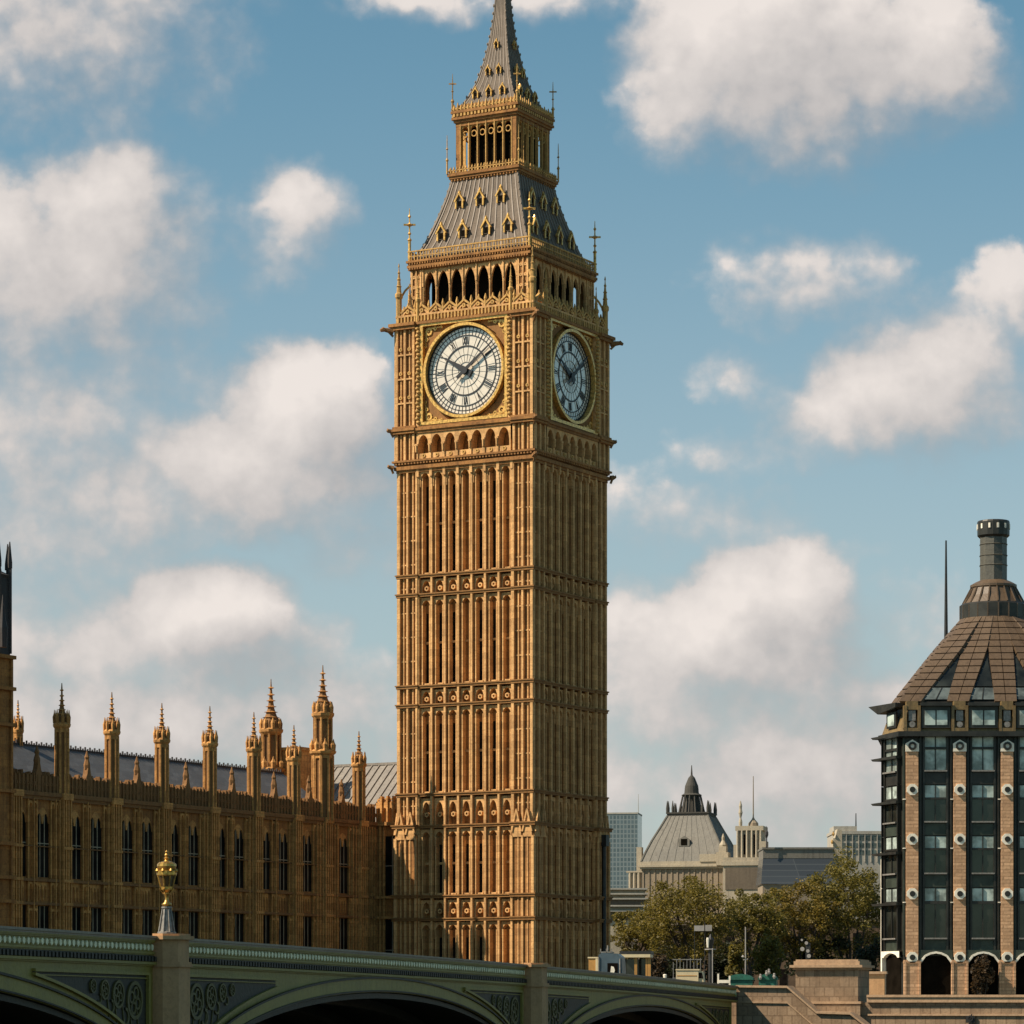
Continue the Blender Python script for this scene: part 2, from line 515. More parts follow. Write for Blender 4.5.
BANG = R(73.63)                                     # heading of the bridge
BDIR = Vector((math.cos(BANG), math.sin(BANG), 0))
BOUT = Vector((math.sin(BANG), -math.cos(BANG), 0))
B0 = Vector((-11.23, 105.0, 0))                     # first pier in view
BEND = 85.4                                         # where the bridge meets the bank
E0 = B0 + BDIR * BEND

w = MB(); w.add([(-9000, -3000, -6.0), (9000, -3000, -6.0), (9000, 9000, -6.0), (-9000, 9000, -6.0)], [(0, 1, 2, 3)])
structure("river", w, M['water'])
g = MB(Matrix.Translation(E0) @ Matrix.Rotation(BANG - R(90), 4, 'Z'))
g.box(-9000, 9000, 2.2, 12000, -6.5, 1.5)
structure("ground", g, M['ground'])
rd = MB(Matrix.Translation(E0) @ Matrix.Rotation(BANG, 4, 'Z'))
rd.box(2.3, 140, 1.0, 25.0, 1.3, 1.56)
structure("road", rd, M['asphalt'])
pv = MB(Matrix.Translation(E0) @ Matrix.Rotation(BANG, 4, 'Z'))
pv.box(2.3, 140, -5.5, 1.0, 1.3, 1.68)
structure("pavement", pv, M['conc'])

# ---------------------------------------------------------------- the clock tower
TH = R(29.3)
TC = Vector((-0.72, 258.3, 0))
tower = thing("clock_tower", "tall golden stone gothic clock tower with white dials and iron spire", "clock tower", TC, -TH)
tower.scale = (.984, .984, 1)


def pinn(mb, x, y, z0, z1, r, n=4, crock=3):
    """small gothic pinnacle: shaft, gablet collar, spirelet with crockets"""
    h = z1 - z0
    mb.lathe([(r, z0), (r, z0 + h * .42), (r * 1.35, z0 + h * .45), (r * 1.35, z0 + h * .5), (r * .85, z0 + h * .53), (r * .12, z1 - h * .06)], n, (x, y), math.pi / 4)
    for i in range(crock):
        zz = z0 + h * (.6 + .11 * i)
        rr = r * (.95 - .22 * i)
        mb.lathe([(rr * .5, zz), (rr, zz + h * .03), (rr * .4, zz + h * .055)], n, (x, y), math.pi / 4, cap=False)
    mb.lathe([(r * .1, z1 - h * .08), (r * .32, z1 - h * .05), (r * .1, z1)], 5, (x, y))


BAY = 1.23
FU = BAY * 3.5
STRINGS = [(35.2, 33.7), (26.5, 25.0), (18.0, 15.5), (10.0, 8.2)]
STAGES = [(35.35, 43.55), (26.65, 33.55), (18.15, 24.85), (10.15, 15.35), (1.0, 8.05)]
BANDS = STRINGS

sh = MB()
sh.slab(5.50, -1, 44)
for sx in (-1, 1):
    for sy in (-1, 1):
        x0, x1 = sorted((sx * 4.37, sx * 6.00)); y0, y1 = sorted((sy * 4.37, sy * 6.00))
        sh.box(x0, x1, y0, y1, -1, 44)
        x0, x1 = sorted((sx * 4.30, sx * 6.32)); y0, y1 = sorted((sy * 4.30, sy * 6.32))
        sh.box(x0, x1, y0, y1, -1, 15.0)
trim = MB()
STRG = []
for k in range(4):
    sh.M = trim.M = FM(k)
    # ribs of the seven bays
    for i in range(8):
        u = -FU + BAY * i
        trim.fb(u - .085, u + .085, 5.5, 6.18, -1, 43.6)
        sh.fb(u - .15, u + .15, 5.5, 5.95, -1, 43.4)
    for i in range(7):
        uc = -FU + BAY * (i + .5)
        for z0, z1 in STAGES:
            for s_ in (-1, 1):
                trim.fb(uc + s_ * .29 - .045, uc + s_ * .29 + .045, 5.5, 6.06 if s_ < 0 else 5.9, z0, z1 - .55)
            top = z1
            trim.arch(uc - .50, uc + .50, top - 1.25, top + .05, .43, top - .80, top - .15, 5.5, 6.12 if z1 > 40 else 5.95, 5)
            trim.fb(uc - .30, uc + .30, 5.5, 5.66, (z0 + z1) / 2 - .12, (z0 + z1) / 2 + .06)
            trim.prism([(uc - .32, z0), (uc + .32, z0), (uc + .32, z0 + .22), (uc - .32, z0 + .22)], 5.5, 5.95)
        for zt, zb in BANDS:
            h = zt - zb
            trim.arch(uc - .46, uc + .46, zb + .2, zt - .16, .36, zb + h * .5, zb + h * .82, 5.5, 5.93, 3)
            trim.ring(uc, zb + h * .42, .10, .21, 5.5, 5.88, 6)
    # panelled corner buttresses
    for s_ in (-1, 1):
        for uu, ww in ((4.42, .09), (4.83, .05), (5.27, .085), (5.68, .05), (6.08, .12)):
            trim.fb(s_ * uu - ww, s_ * uu + ww, 6.0, 6.26 if ww > .06 else 6.10, 15.0, 43.7)
        for uu, ww in ((4.40, .09), (4.95, .05), (5.36, .085), (5.8, .05), (6.28, .12)):
            trim.fb(s_ * uu - ww, s_ * uu + ww, 6.3, 6.46 if ww > .06 else 6.38, -1, 14.7)
        z = 17.2
        while z < 43:
            trim.fb(s_ * 5.25 - .82, s_ * 5.25 + .82, 6.0, 6.07, z, z + .10)
            z += 1.9
        # gabled heads where the lower buttress steps back
        for uu in (4.86, 5.82):
            trim.prism([(s_ * uu - .42, 14.6), (s_ * uu + .42, 14.6), (s_ * uu + .30, 15.5), (s_ * uu, 16.6), (s_ * uu - .30, 15.5)], 6.0, 6.42)
            trim.bar(s_ * uu - .42, 15.0, s_ * uu, 16.75, .12, 6.4, 6.52)
            trim.bar(s_ * uu + .42, 15.0, s_ * uu, 16.75, .12, 6.4, 6.52)
for s0 in (-1, 1):
    pass
for zt, zb in BANDS:
    for z in (zt, zb):
        strg = MB()
        low = z < 15.6
        strg.slab(6.20, z - .02, z + .14)
        strg.slab(6.27, z + .14, z + .24)
        for sx in (-1, 1):
            for sy in (-1, 1):
                e = 6.55 if low else 6.30
                x0, x1 = sorted((sx * 4.28, sx * e)); y0, y1 = sorted((sy * 4.28, sy * e))
                strg.box(x0, x1, y0, y1, z - .015, z + .17)
                strg.box(*sorted((sx * 4.25, sx * (e + .07))), *sorted((sy * 4.25, sy * (e + .07))), z + .17, z + .27)
        STRG.append(strg)
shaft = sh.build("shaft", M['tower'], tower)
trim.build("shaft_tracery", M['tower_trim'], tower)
for strg in STRG:
    strg.build("string_course", M['tower_string'], tower)

# narrow windows, each a part
for k, bays in ((0, (0, 1, 2, 4, 5)), (1, (1, 2, 4, 5))):
    for si, (z0, z1) in enumerate(STAGES):
        for i in (bays if si < 3 else (1, 2, 3, 4)):
            uc = -FU + BAY * (i + .5)
            b = MB(FM(k)); b.fb(uc - .225, uc + .225, 5.45, 5.52, z0 + .25, z1 - 1.15)
            wo = b.build("window", M['slit'], tower)

# ---- clock stage
cs = MB(); ct = MB(); cg = MB()
cs.slab(5.4, 44, 46.6); cs.slab(5.8, 46.6, 55.2)
cs.slab(6.2, 44.0, 44.3); cs.slab(6.55, 44.3, 44.45); cs.slab(6.42, 43.72, 44.0); cs.slab(6.28, 43.5, 43.72)
for sx in (-1, 1):
    for sy in (-1, 1):
        cs.box(*sorted((sx * 4.45, sx * 6.24)), *sorted((sy * 4.45, sy * 6.24)), 44.45, 55.2)
        cs.box(*sorted((sx * 4.40, sx * 6.62)), *sorted((sy * 4.40, sy * 6.62)), 46.55, 46.75)
        cs.box(*sorted((sx * 4.36, sx * 6.72)), *sorted((sy * 4.36, sy * 6.72)), 46.75, 46.95)
        cs.box(*sorted((sx * 4.36, sx * 6.52)), *sorted((sy * 4.36, sy * 6.52)), 46.95, 47.15)
        cs.box(*sorted((sx * 4.36, sx * 6.62)), *sorted((sy * 4.36, sy * 6.62)), 54.75, 55.0)
        cs.box(*sorted((sx * 4.36, sx * 6.75)), *sorted((sy * 4.36, sy * 6.75)), 55.0, 55.25)
cs.slab(6.35, 54.85, 55.05); cs.slab(6.5, 55.05, 55.25)
cs.slab(6.5, 46.5, 46.7); cs.slab(6.62, 46.7, 46.88); cs.slab(6.4, 46.88, 47.05)
for k in range(4):
    ct.M = cg.M = cs.M = FM(k)
    for i in range(7):
        uc = -FU + BAY * (i + .5)
        # corbelled blind arcade under the dial
        ct.arch(uc - BAY / 2, uc + BAY / 2, 44.45, 46.5, .50, 45.35, 46.32, 5.5, 6.40, 6, pw=2.0)
        ct.fb(uc - .50, uc + .50, 5.4, 6.30, 44.45, 44.9)
        cg.ring(uc, 44.72, .07, .17, 6.29, 6.37, 8)
        ct.tube((uc - BAY / 2, -6.42, 45.0), (uc - BAY / 2, -6.42, 45.55), .09, .12, 6)
        ct.fb(uc - BAY / 2 - .14, uc - BAY / 2 + .14, 6.3, 6.50, 45.5, 45.66)
    for i in range(8):
        u = -FU + BAY * i
        ct.fb(u - .12, u + .12, 5.9, 6.30, 43.1, 43.75)
    # dentils
    n = 44
    for i in range(n):
        u = -6.3 + 12.6 * (i + .5) / n
        cs.fb(u - .08, u + .08, 6.3, 6.5, 44.12, 44.3)
    # corner pier panels
    for s_ in (-1, 1):
        for uu, ww in ((4.6, .1), (5.0, .05), (5.40, .09), (5.80, .05), (6.18, .13)):
            ct.fb(s_ * uu - ww, s_ * uu + ww, 6.2, 6.44 if ww > .06 else 6.33, 44.45, 46.5)
            ct.fb(s_ * uu - ww, s_ * uu + ww, 6.2, 6.44 if ww > .06 else 6.33, 47.15, 54.75)
        for z in (48.9, 50.8, 52.7):
            ct.fb(s_ * 5.4 - .85, s_ * 5.4 + .85, 6.3, 6.42, z, z + .12)
            cg.ring(s_ * 5.0, z + .5, .06, .16, 6.3, 6.42, 6); cg.ring(s_ * 5.8, z + .5, .06, .16, 6.3, 6.42, 6)
        # carved shafts beside the dial
        ua = s_ * 4.18
        ct.fb(ua - .2, ua + .2, 5.9, 6.35, 47.05, 54.9)
        for j in range(26):
            z = 47.2 + j * .295
            cg.lathe([(.10, z), (.20, z + .1), (.20, z + .18), (.10, z + .27)], 6, (ua + .05 * (-1) ** j, -6.42), cap=False)
    # carved frieze and gablets at the foot of the belfry
    ct.fb(-6.3, 6.3, 6.05, 6.28, 55.25, 55.5)
    for i in range(40):
        u = -6.2 + 12.4 * (i + .5) / 40
        cg.fb(u - .07, u + .07, 6.2, 6.40, 55.32, 55.75)
    ct.fb(-6.3, 6.3, 6.1, 6.34, 55.75, 55.9)
    for i in range(9):
        uc = -4 * 1.3 + 1.3 * i
        ct.arch(uc - .62, uc + .62, 55.9, 56.2, .36, 55.95, 56.15, 6.08, 6.26, 4, pw=2)
        cg.bar(uc - .66, 56.1, uc, 56.6, .14, 6.1, 6.32)
        cg.bar(uc + .66, 56.1, uc, 56.6, .14, 6.1, 6.32)
        cg.ring(uc, 56.15, .06, .18, 6.12, 6.34, 8)
        cg.lathe([(.05, 56.5), (.11, 56.65), (.04, 56.9)], 5, (uc, -6.2))
        cg.lathe([(.10, 55.9), (.10, 56.4), (.14, 56.5), (.03, 56.9)], 5, (uc + .65, -6.24))
cs.M = Matrix.Identity(4)
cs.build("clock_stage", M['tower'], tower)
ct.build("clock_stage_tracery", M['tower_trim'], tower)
cg.build("gilded_carving", M['giltstone'], tower)

# ---- dials
ROMAN = ['XII', 'I', 'II', 'III', 'IIII', 'V', 'VI', 'VII', 'VIII', 'IX', 'X', 'XI']


def clock_face(k):
    zc = 51.1
    FM = lambda q: globals()['FM'](q) @ Matrix.Translation((.34 if q == 1 else 0, 0, zc)) @ Matrix.Diagonal((1.035, 1, 1.035, 1)) @ Matrix.Translation((0, 0, -zc))
    f = MB(FM(k))
    for a, b_ in ((3.62, 3.86),):
        f.fb(-b_, -a, 5.95, 6.40, zc - b_, zc + b_); f.fb(a, b_, 5.95, 6.40, zc - b_, zc + b_)
        f.fb(-a, a, 5.95, 6.40, zc + a, zc + b_); f.fb(-a, a, 5.95, 6.40, zc - b_, zc - a)
    face = f.build("clock_face", M['gold'], tower)
    d = MB(FM(k)); d.ring(0, zc, 0.0, 3.36, 5.9, 5.98, 64); d.build("dial", M['dial'], face)
    r_ = MB(FM(k)); r_.ring(0, zc, 3.36, 3.58, 5.90, 6.42, 64); r_.build("dial_rim", M['gold'], face)
    for sx in (-1, 1):
        for sz in (-1, 1):
            sp = MB(FM(k)); sp.prism([(sx * 3.62, zc + sz * 3.62), (sx * 3.62, zc + sz * 1.2), (sx * 2.62, zc + sz * 2.62), (sx * 1.2, zc + sz * 3.62)], 5.93, 6.03)
            sp.build("spandrel_panel", M['tower_string'], face)
    for sx in (-1, 1):
        for sz in (-1, 1):
            so = MB(FM(k))
            for du, dz, r0 in ((3.22, 3.22, .30), (3.42, 2.65, .16), (2.65, 3.42, .16), (3.5, 2.1, .1), (2.1, 3.5, .1)):
                so.ring(sx * du, zc + sz * dz, r0 * .5, r0, 6.0, 6.12, 8)
                so.bar(sx * du, zc + sz * dz, sx * 3.5, zc + sz * 3.5, .07, 6.02, 6.10)
            so.build("spandrel_scroll", M['gold'], face)
    ir = MB(FM(k))
    for r0, r1 in ((1.79, 1.91), (2.62, 2.70), (2.98, 3.03), (3.24, 3.36), (.62, .645), (1.2, 1.22)):
        ir.ring(0, zc, r0, r1, 5.97, 6.02, 60)
    for i in range(60):
        a = 2 * math.pi * i / 60
        s_, c_ = math.sin(a), math.cos(a)
        w_ = .06 if i % 5 == 0 else .035
        ir.bar(s_ * 2.66, zc + c_ * 2.66, s_ * 3.3, zc + c_ * 3.3, w_, 5.975, 6.01)
    for i in range(24):
        a = 2 * math.pi * (i + .5) / 24
        s_, c_ = math.sin(a), math.cos(a)
        ir.bar(s_ * .62, zc + c_ * .62, s_ * 1.82, zc + c_ * 1.82, .018, 5.975, 6.0)
        ir.bar(s_ * 1.88, zc + c_ * 1.88, s_ * 2.66, zc + c_ * 2.66, .022, 5.975, 6.0)
    ir.build("dial_ironwork", M['dialiron'], face)
    nu = MB(FM(k))
    for h in range(12):
        a = 2 * math.pi * h / 12
        er = (math.sin(a), math.cos(a)); et = (math.cos(a), -math.sin(a))
        word = ROMAN[h]
        wd = {'I': .13, 'V': .24, 'X': .24}
        tot = sum(wd[c] for c in word)
        x = -tot / 2
        def pt(tx, rr):
            return (er[0] * rr + et[0] * tx, zc + er[1] * rr + et[1] * tx)
        for c in word:
            wv = wd[c]
            r0, r1 = 1.98, 2.56
            if c == 'I':
                nu.bar(*pt(x + wv / 2, r0), *pt(x + wv / 2, r1), .062, 5.975, 6.02)
            elif c == 'V':
                nu.bar(*pt(x + wv / 2, r0), *pt(x + .03, r1), .06, 5.975, 6.02)
                nu.bar(*pt(x + wv / 2, r0), *pt(x + wv - .03, r1), .035, 5.975, 6.025)
            else:
                nu.bar(*pt(x + .03, r1), *pt(x + wv - .03, r0), .06, 5.975, 6.02)
                nu.bar(*pt(x + .03, r0), *pt(x + wv - .03, r1), .035, 5.975, 6.025)
            x += wv
        nu.bar(er[0] * 1.9, zc + er[1] * 1.9, er[0] * 3.0, zc + er[1] * 3.0, .03, 5.975, 6.005)
    nu.build("numeral_ring", M['dialiron'], face)
    for nm, ang, ln, tail, w0, w1, d in (("hour_hand", -59, 2.1, .6, .54, .16, 6.10), ("minute_hand", 51.5, 3.15, .85, .27, .11, 6.20)):
        a = R(ang); s_, c_ = math.sin(a), math.cos(a)
        h = MB(FM(k))
        h.bar(0, zc, s_ * ln * .62, zc + c_ * ln * .62, w0, d, d + .06, w1 * 1.4)
        h.bar(s_ * ln * .62, zc + c_ * ln * .62, s_ * ln, zc + c_ * ln, w1 * 1.4, d, d + .06, w1 * .5)
        h.bar(0, zc, -s_ * tail, zc - c_ * tail, w0 * .8, d, d + .06, w0)
        h.ring(0, zc, 0, .26, d - .05, d + .08, 14)
        h.build(nm, M['dialiron'], face)


for k in range(4):
    clock_face(k)

# ---- belfry
bf = MB()
bt = MB()
vo = MB()
vo.slab(4.2, 55.2, 59.9); vo.build("belfry_chamber", M['void'], tower)  # solid black block in place of a shaded chamber
bf.slab(5.2, 55.2, 56.1); bf.slab(5.2, 59.4, 60.0)
for sx in (-1, 1):
    for sy in (-1, 1):
        bf.box(*sorted((sx * 4.36, sx * 5.40)), *sorted((sy * 4.36, sy * 5.40)), 55.2, 59.6)
bf.slab(5.50, 59.55, 59.75); bf.slab(5.66, 59.75, 59.95); bf.slab(5.55, 59.95, 60.15); bf.slab(5.72, 60.15, 60.32)
for k in range(4):
    bf.M = bt.M = FM(k)
    for i in range(7):
        uc = -FU + BAY * (i + .5)
        bt.arch(uc - BAY / 2, uc + BAY / 2, 57.9, 59.55, .52, 58.1, 59.32, 5.15, 5.36, 6, pw=1.6)
    for i in range(8):
        u = -FU + BAY * i
        bt.tube((u, -5.33, 55.9), (u, -5.33, 58.3), .085, .085, 6)
        bt.fb(u - .06, u + .06, 5.1, 5.3, 55.9, 58.2)
        bt.fb(u - .06, u + .06, 5.3, 5.46, 58.2, 59.55)
    for s_ in (-1, 1):
        for uu, ww in ((4.48, .07), (4.9, .05), (5.3, .08)):
            bt.fb(s_ * uu - ww, s_ * uu + ww, 5.38, 5.50, 55.6, 59.5)
        for z in (56.6, 57.4, 58.2, 59.0):
            bt.ring(s_ * 4.7, z, .05, .14, 5.38, 5.48, 6); bt.ring(s_ * 5.1, z, .05, .14, 5.38, 5.48, 6)
    for i in range(46):
        u = -5.5 + 11.0 * (i + .5) / 46
        bf.fb(u - .07, u + .07, 5.5, 5.68, 59.6, 59.75)
        bf.fb(u - .05, u + .05, 5.5, 5.70, 59.98, 60.14)
bf.M = Matrix.Identity(4)
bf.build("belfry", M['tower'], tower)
bt.build("belfry_arcade", M['tower_trim'], tower)
rl = MB()
for k in range(4):
    rl.M = FM(k)
    for i in range(41):
        u = -5.55 + 11.1 * i / 40
        rl.fb(u - .035, u + .035, 5.52, 5.60, 60.32, 61.0)
    rl.fb(-5.62, 5.62, 5.50, 5.63, 61.0, 61.1)
    rl.fb(-5.62, 5.62, 5.52, 5.61, 60.62, 60.68)
rl.build("roof_railing", M['giltstone'], tower)

# corner pinnacles of the clock stage with little flying buttresses
for sx in (-1, 1):
    for sy in (-1, 1):
        p = MB(); pinn(p, sx * 6.12, sy * 6.12, 55.2, 60.1, .24, 8, 3)
        p.tube((sx * 6.1, sy * 6.1, 57.2), (sx * 5.75, sy * 5.75, 58.0), .09, .09, 5)
        p.tube((sx * 5.75, sy * 5.75, 58.0), (sx * 5.4, sy * 5.4, 58.5), .09, .09, 5)
        for a, b_ in ((4.25, 6.28), (6.28, 4.25)):
            pinn(p, sx * a, sy * b_, 55.2, 58.9, .17, 6, 2)
        p.build("pinnacle", M['giltstone'], tower)
        for z, l in ((54.7, .75), (46.75, .35), (43.9, .3)):         # gargoyles thrust out from the corner
            q = MB()
            a0 = 6.45
            q.tube((sx * a0, sy * a0, z), (sx * (a0 + l * .75), sy * (a0 + l * .75), z + .12), .24, .16, 6)
            q.tube((sx * (a0 + l * .7), sy * (a0 + l * .7), z + .15), (sx * (a0 + l), sy * (a0 + l), z + .02), .21, .12, 6)
            q.tube((sx * a0, sy * a0, z - .4), (sx * (a0 + l * .4), sy * (a0 + l * .4), z), .1, .1, 5)
            q.build("gargoyle", M['palace_dark'], tower)
        # gilded finials over the belfry cornice
        z = 60.3
        fn = MB()
        fn.lathe([(.13, z), (.13, z + 1.6), (.2, z + 1.7), (.07, z + 1.85), (.06, z + 3.3), (.03, z + 4.2)], 6, (sx * 5.5, sy * 5.5))
        for zz, rr in ((z + 2.9, .30), (z + 2.2, .16), (z + 3.55, .14)):
            fn.lathe([(.04, zz - .16), (rr, zz), (.04, zz + .16)], 6, (sx * 5.5, sy * 5.5))
        fn.M = Matrix.Translation((sx * 5.5, sy * 5.5, 0)) @ Matrix.Rotation(TH, 4, 'Z')
        fn.box(-.48, .48, -.04, .04, z + 2.84, z + 2.98)
        fn.build("roof_finial", M['gold'], tower)

# ---- roofs
PROF = [(60.33, 5.3), (60.9, 4.98), (61.8, 4.55), (62.9, 4.14), (64.2, 3.70), (65.5, 3.32), (66.95, 2.98)]
SPIRE = [(72.9, 2.46), (73.6, 2.08), (74.9, 1.54), (76.6, 1.10), (78.4, .76), (80.2, .54), (83.0, .33), (86.5, .16), (88.5, .07)]


def roofpoint(prof, z):
    for (z0, h0), (z1, h1) in zip(prof, prof[1:]):
        if z0 <= z <= z1:
            return h0 + (h1 - h0) * (z - z0) / (z1 - z0)
    return prof[-1][1]


def iron_roof(name, prof, nribs, rr):
    r_ = MB(); r_.sq([(h, z) for z, h in prof])
    ro = r_.build(name, M['lead'], tower)
    rb = MB()
    for k in range(4):
        rb.M = FM(k)
        for i in range(nribs):
            t = (i + .5) / nribs * 2 - 1
            for (z0, h0), (z1, h1) in zip(prof[:-2] if nribs < 9 else prof, prof[1:]):
                rb.tube((t * h0, -h0, z0), (t * h1, -h1, z1), rr, rr, 4)
        for (z0, h0), (z1, h1) in zip(prof, prof[1:]):
            rb.tube((h0, -h0, z0), (h1, -h1, z1), rr * 1.9, rr * 1.9, 5)
    rb.build("roof_rolls", M['leadrib'], ro)
    ck = MB()
    z = prof[0][0] + .7
    while z < prof[-1][0] - .3:
        h = roofpoint(prof, z)
        for sx in (-1, 1):
            for sy in (-1, 1):
                ck.lathe([(.02, z - .1), (.075, z + .02), (.05, z + .12), (.01, z + .18)], 5, (sx * (h + .07), sy * (h + .07)))
        z += .62
    ck.build("crocket_trim", M['leadrib'], ro)
    return ro


roof = iron_roof("lower_roof", PROF, 15, .07)
spire = iron_roof("spire", SPIRE, 8, .04)


def dormer(k, u, z, prof, w_, h_, parent):
    hh = roofpoint(prof, z)
    top = roofpoint(prof, z + h_)
    d0, d1 = top - .2, hh + .12
    b = MB(FM(k))
    b.prism([(u - w_, z), (u + w_, z), (u + w_, z + h_ * .55), (u, z + h_), (u - w_, z + h_ * .55)], d0, d1)
    do = b.build("dormer", M['lead'], parent)
    g_ = MB(FM(k))
    g_.bar(u - w_ * 1.25, z + h_ * .45, u, z + h_ * 1.12, w_ * .34, d1 - .1, d1 + .14)
    g_.bar(u + w_ * 1.25, z + h_ * .45, u, z + h_ * 1.12, w_ * .34, d1 - .1, d1 + .14)
    g_.fb(u - w_ * 1.1, u - w_ * .72, d1 - .02, d1 + .1, z - .1, z + h_ * .55)
    g_.fb(u + w_ * .72, u + w_ * 1.1, d1 - .02, d1 + .1, z - .1, z + h_ * .55)
    g_.lathe([(.04, z + h_), (w_ * .42, z + h_ * 1.15), (.03, z + h_ * 1.38)], 5, (u, -d1))
    g_.build("dormer_gable", M['gold'], do)
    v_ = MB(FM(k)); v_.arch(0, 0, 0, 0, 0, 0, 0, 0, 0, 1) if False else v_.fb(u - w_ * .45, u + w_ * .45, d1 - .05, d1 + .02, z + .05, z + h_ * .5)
    v_.build("dormer_opening", M['void'], do)  # flat black panel painted as the shaded opening


for k in range(4):
    for u in (-3.3, -1.15, 1.15, 3.3):
        dormer(k, u * .93, 61.95, PROF, .36, 1.02, roof)
    for u in (-1.9, 0, 1.9):
        dormer(k, u, 64.55, PROF, .34, .98, roof)
    for u in (-1.25, 0, 1.25):
        dormer(k, u, 73.5, SPIRE, .24, .62, spire)
    for u in (-.5, .5):
        dormer(k, u, 75.4, SPIRE, .20, .55, spire)
    dormer(k, 0, 77.6, SPIRE, .17, .5, spire)

# ---- lantern
ln = MB(); la = MB(); lg = MB(); lh = MB(); lv = MB()
lv.slab(1.95, 67.3, 71.9); lv.build("lantern_chamber", M['void'], tower)  # black core block painted as the lantern's dark inside
ln.slab(3.05, 66.8, 67.0); ln.slab(3.2, 67.0, 67.2); ln.slab(3.3, 67.2, 67.45)
ln.slab(2.8, 71.2, 71.5); ln.slab(2.92, 71.5, 71.7); ln.slab(3.06, 71.7, 71.9); ln.slab(2.92, 71.9, 72.2); ln.slab(3.10, 72.2, 72.4); ln.slab(2.6, 72.4, 72.95)
for sx in (-1, 1):
    for sy in (-1, 1):
        ln.box(*sorted((sx * 2.36, sx * 2.78)), *sorted((sy * 2.36, sy * 2.78)), 67.4, 71.3)
        q = MB()
        q.lathe([(.10, 72.4), (.10, 73.1), (.17, 73.2), (.05, 73.4), (.05, 74.6), (.02, 75.4)], 6, (sx * 2.98, sy * 2.98))
        for zz in (74.0, 74.6):
            q.lathe([(.03, zz - .08), (.12, zz), (.03, zz + .08)], 5, (sx * 2.98, sy * 2.98))
        q.M = Matrix.Translation((sx * 2.98, sy * 2.98, 0)) @ Matrix.Rotation(TH, 4, 'Z')
        q.box(-.3, .3, -.03, .03, 74.55, 74.65)
        q.M = Matrix.Identity(4)
        q.lathe([(.08, 67.4), (.08, 68.4), (.14, 68.5), (.04, 68.7), (.04, 70.0), (.02, 70.5)], 6, (sx * 3.3, sy * 3.3))
        q.lathe([(.03, 69.3), (.12, 69.4), (.03, 69.5)], 5, (sx * 3.3, sy * 3.3))
        q.build("lantern_finial", M['giltstone'], tower)
for k in range(4):
    ln.M = la.M = lg.M = lh.M = FM(k)
    bw = 4.72 / 6
    for i in range(6):
        uc = -2.36 + bw * (i + .5)
        la.arch(uc - bw / 2, uc + bw / 2, 70.5, 71.25, .33, 70.7, 71.15, 2.55, 2.70, 4, pw=2)
        la.ring(uc, 70.55, .20, .27, 2.55, 2.66, 10)
    for i in range(7):
        u = -2.36 + bw * i
        la.fb(u - .04, u + .04, 2.55, 2.82, 67.4, 71.4)
    for i in range(22):
        u = -3.1 + 6.2 * (i + .5) / 22
        lg.fb(u - .05, u + .05, 3.2, 3.32, 67.42, 67.66)
        lg.lathe([(.05, 67.66), (.09, 67.74), (.02, 67.95)], 5, (u, -3.26), cap=False)
        ln.fb(u - .06, u + .06, 3.0, 3.16, 66.84, 67.0)
    lg.fb(-3.3, 3.3, 3.2, 3.32, 67.60, 67.67)
    for i in range(18):
        u = -2.95 + 5.9 * (i + .5) / 18
        lh.fb(u - .09, u + .09, 2.9, 3.10, 71.93, 72.16)
        lh.lathe([(.08, 72.4), (.13, 72.6), (.03, 72.9 + .15 * (i % 2))], 5, (u, -3.02), cap=False)
    lh.fb(-3.08, 3.08, 2.98, 3.08, 72.5, 72.6)
ln.M = Matrix.Identity(4)
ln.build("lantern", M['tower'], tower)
la.build("lantern_arcade", M['giltstone'], tower)
lg.build("lantern_balustrade", M['giltstone'], tower)
lh.build("lantern_cresting", M['giltstone'], tower)
fz = MB()
fz.lathe([(.06, 88.3), (.22, 88.6), (.06, 88.9), (.05, 91.0), (.3, 91.4), (.05, 91.8), (.03, 93)], 8, (0, 0)); fz.build("spire_finial", M['gold'], tower)
dp = MB(); dp.tube((6.52, 5.2, -1), (6.52, 5.2, 14.6), .16, .16, 8); dp.box(6.4, 6.85, 4.9, 5.5, 14.3, 15.2)
dp.build("drainpipe", M['iron'], tower)
# ---------------------------------------------------------------- the palace wing beside the tower
palace = thing("gothic_palace", "long gothic stone palace wing in shade with sunlit turrets and slate roof", "palace", TC, -TH)
D0 = -8.85                                           # plane of the long front, in the tower's axes


def along(px, xp=D0):
    k = (px - 512) / F
    X0 = TC.x + math.cos(TH) * xp; Y0 = TC.y - math.sin(TH) * xp
    return (k * Y0 - X0) / (math.sin(TH) - math.cos(TH) * k)


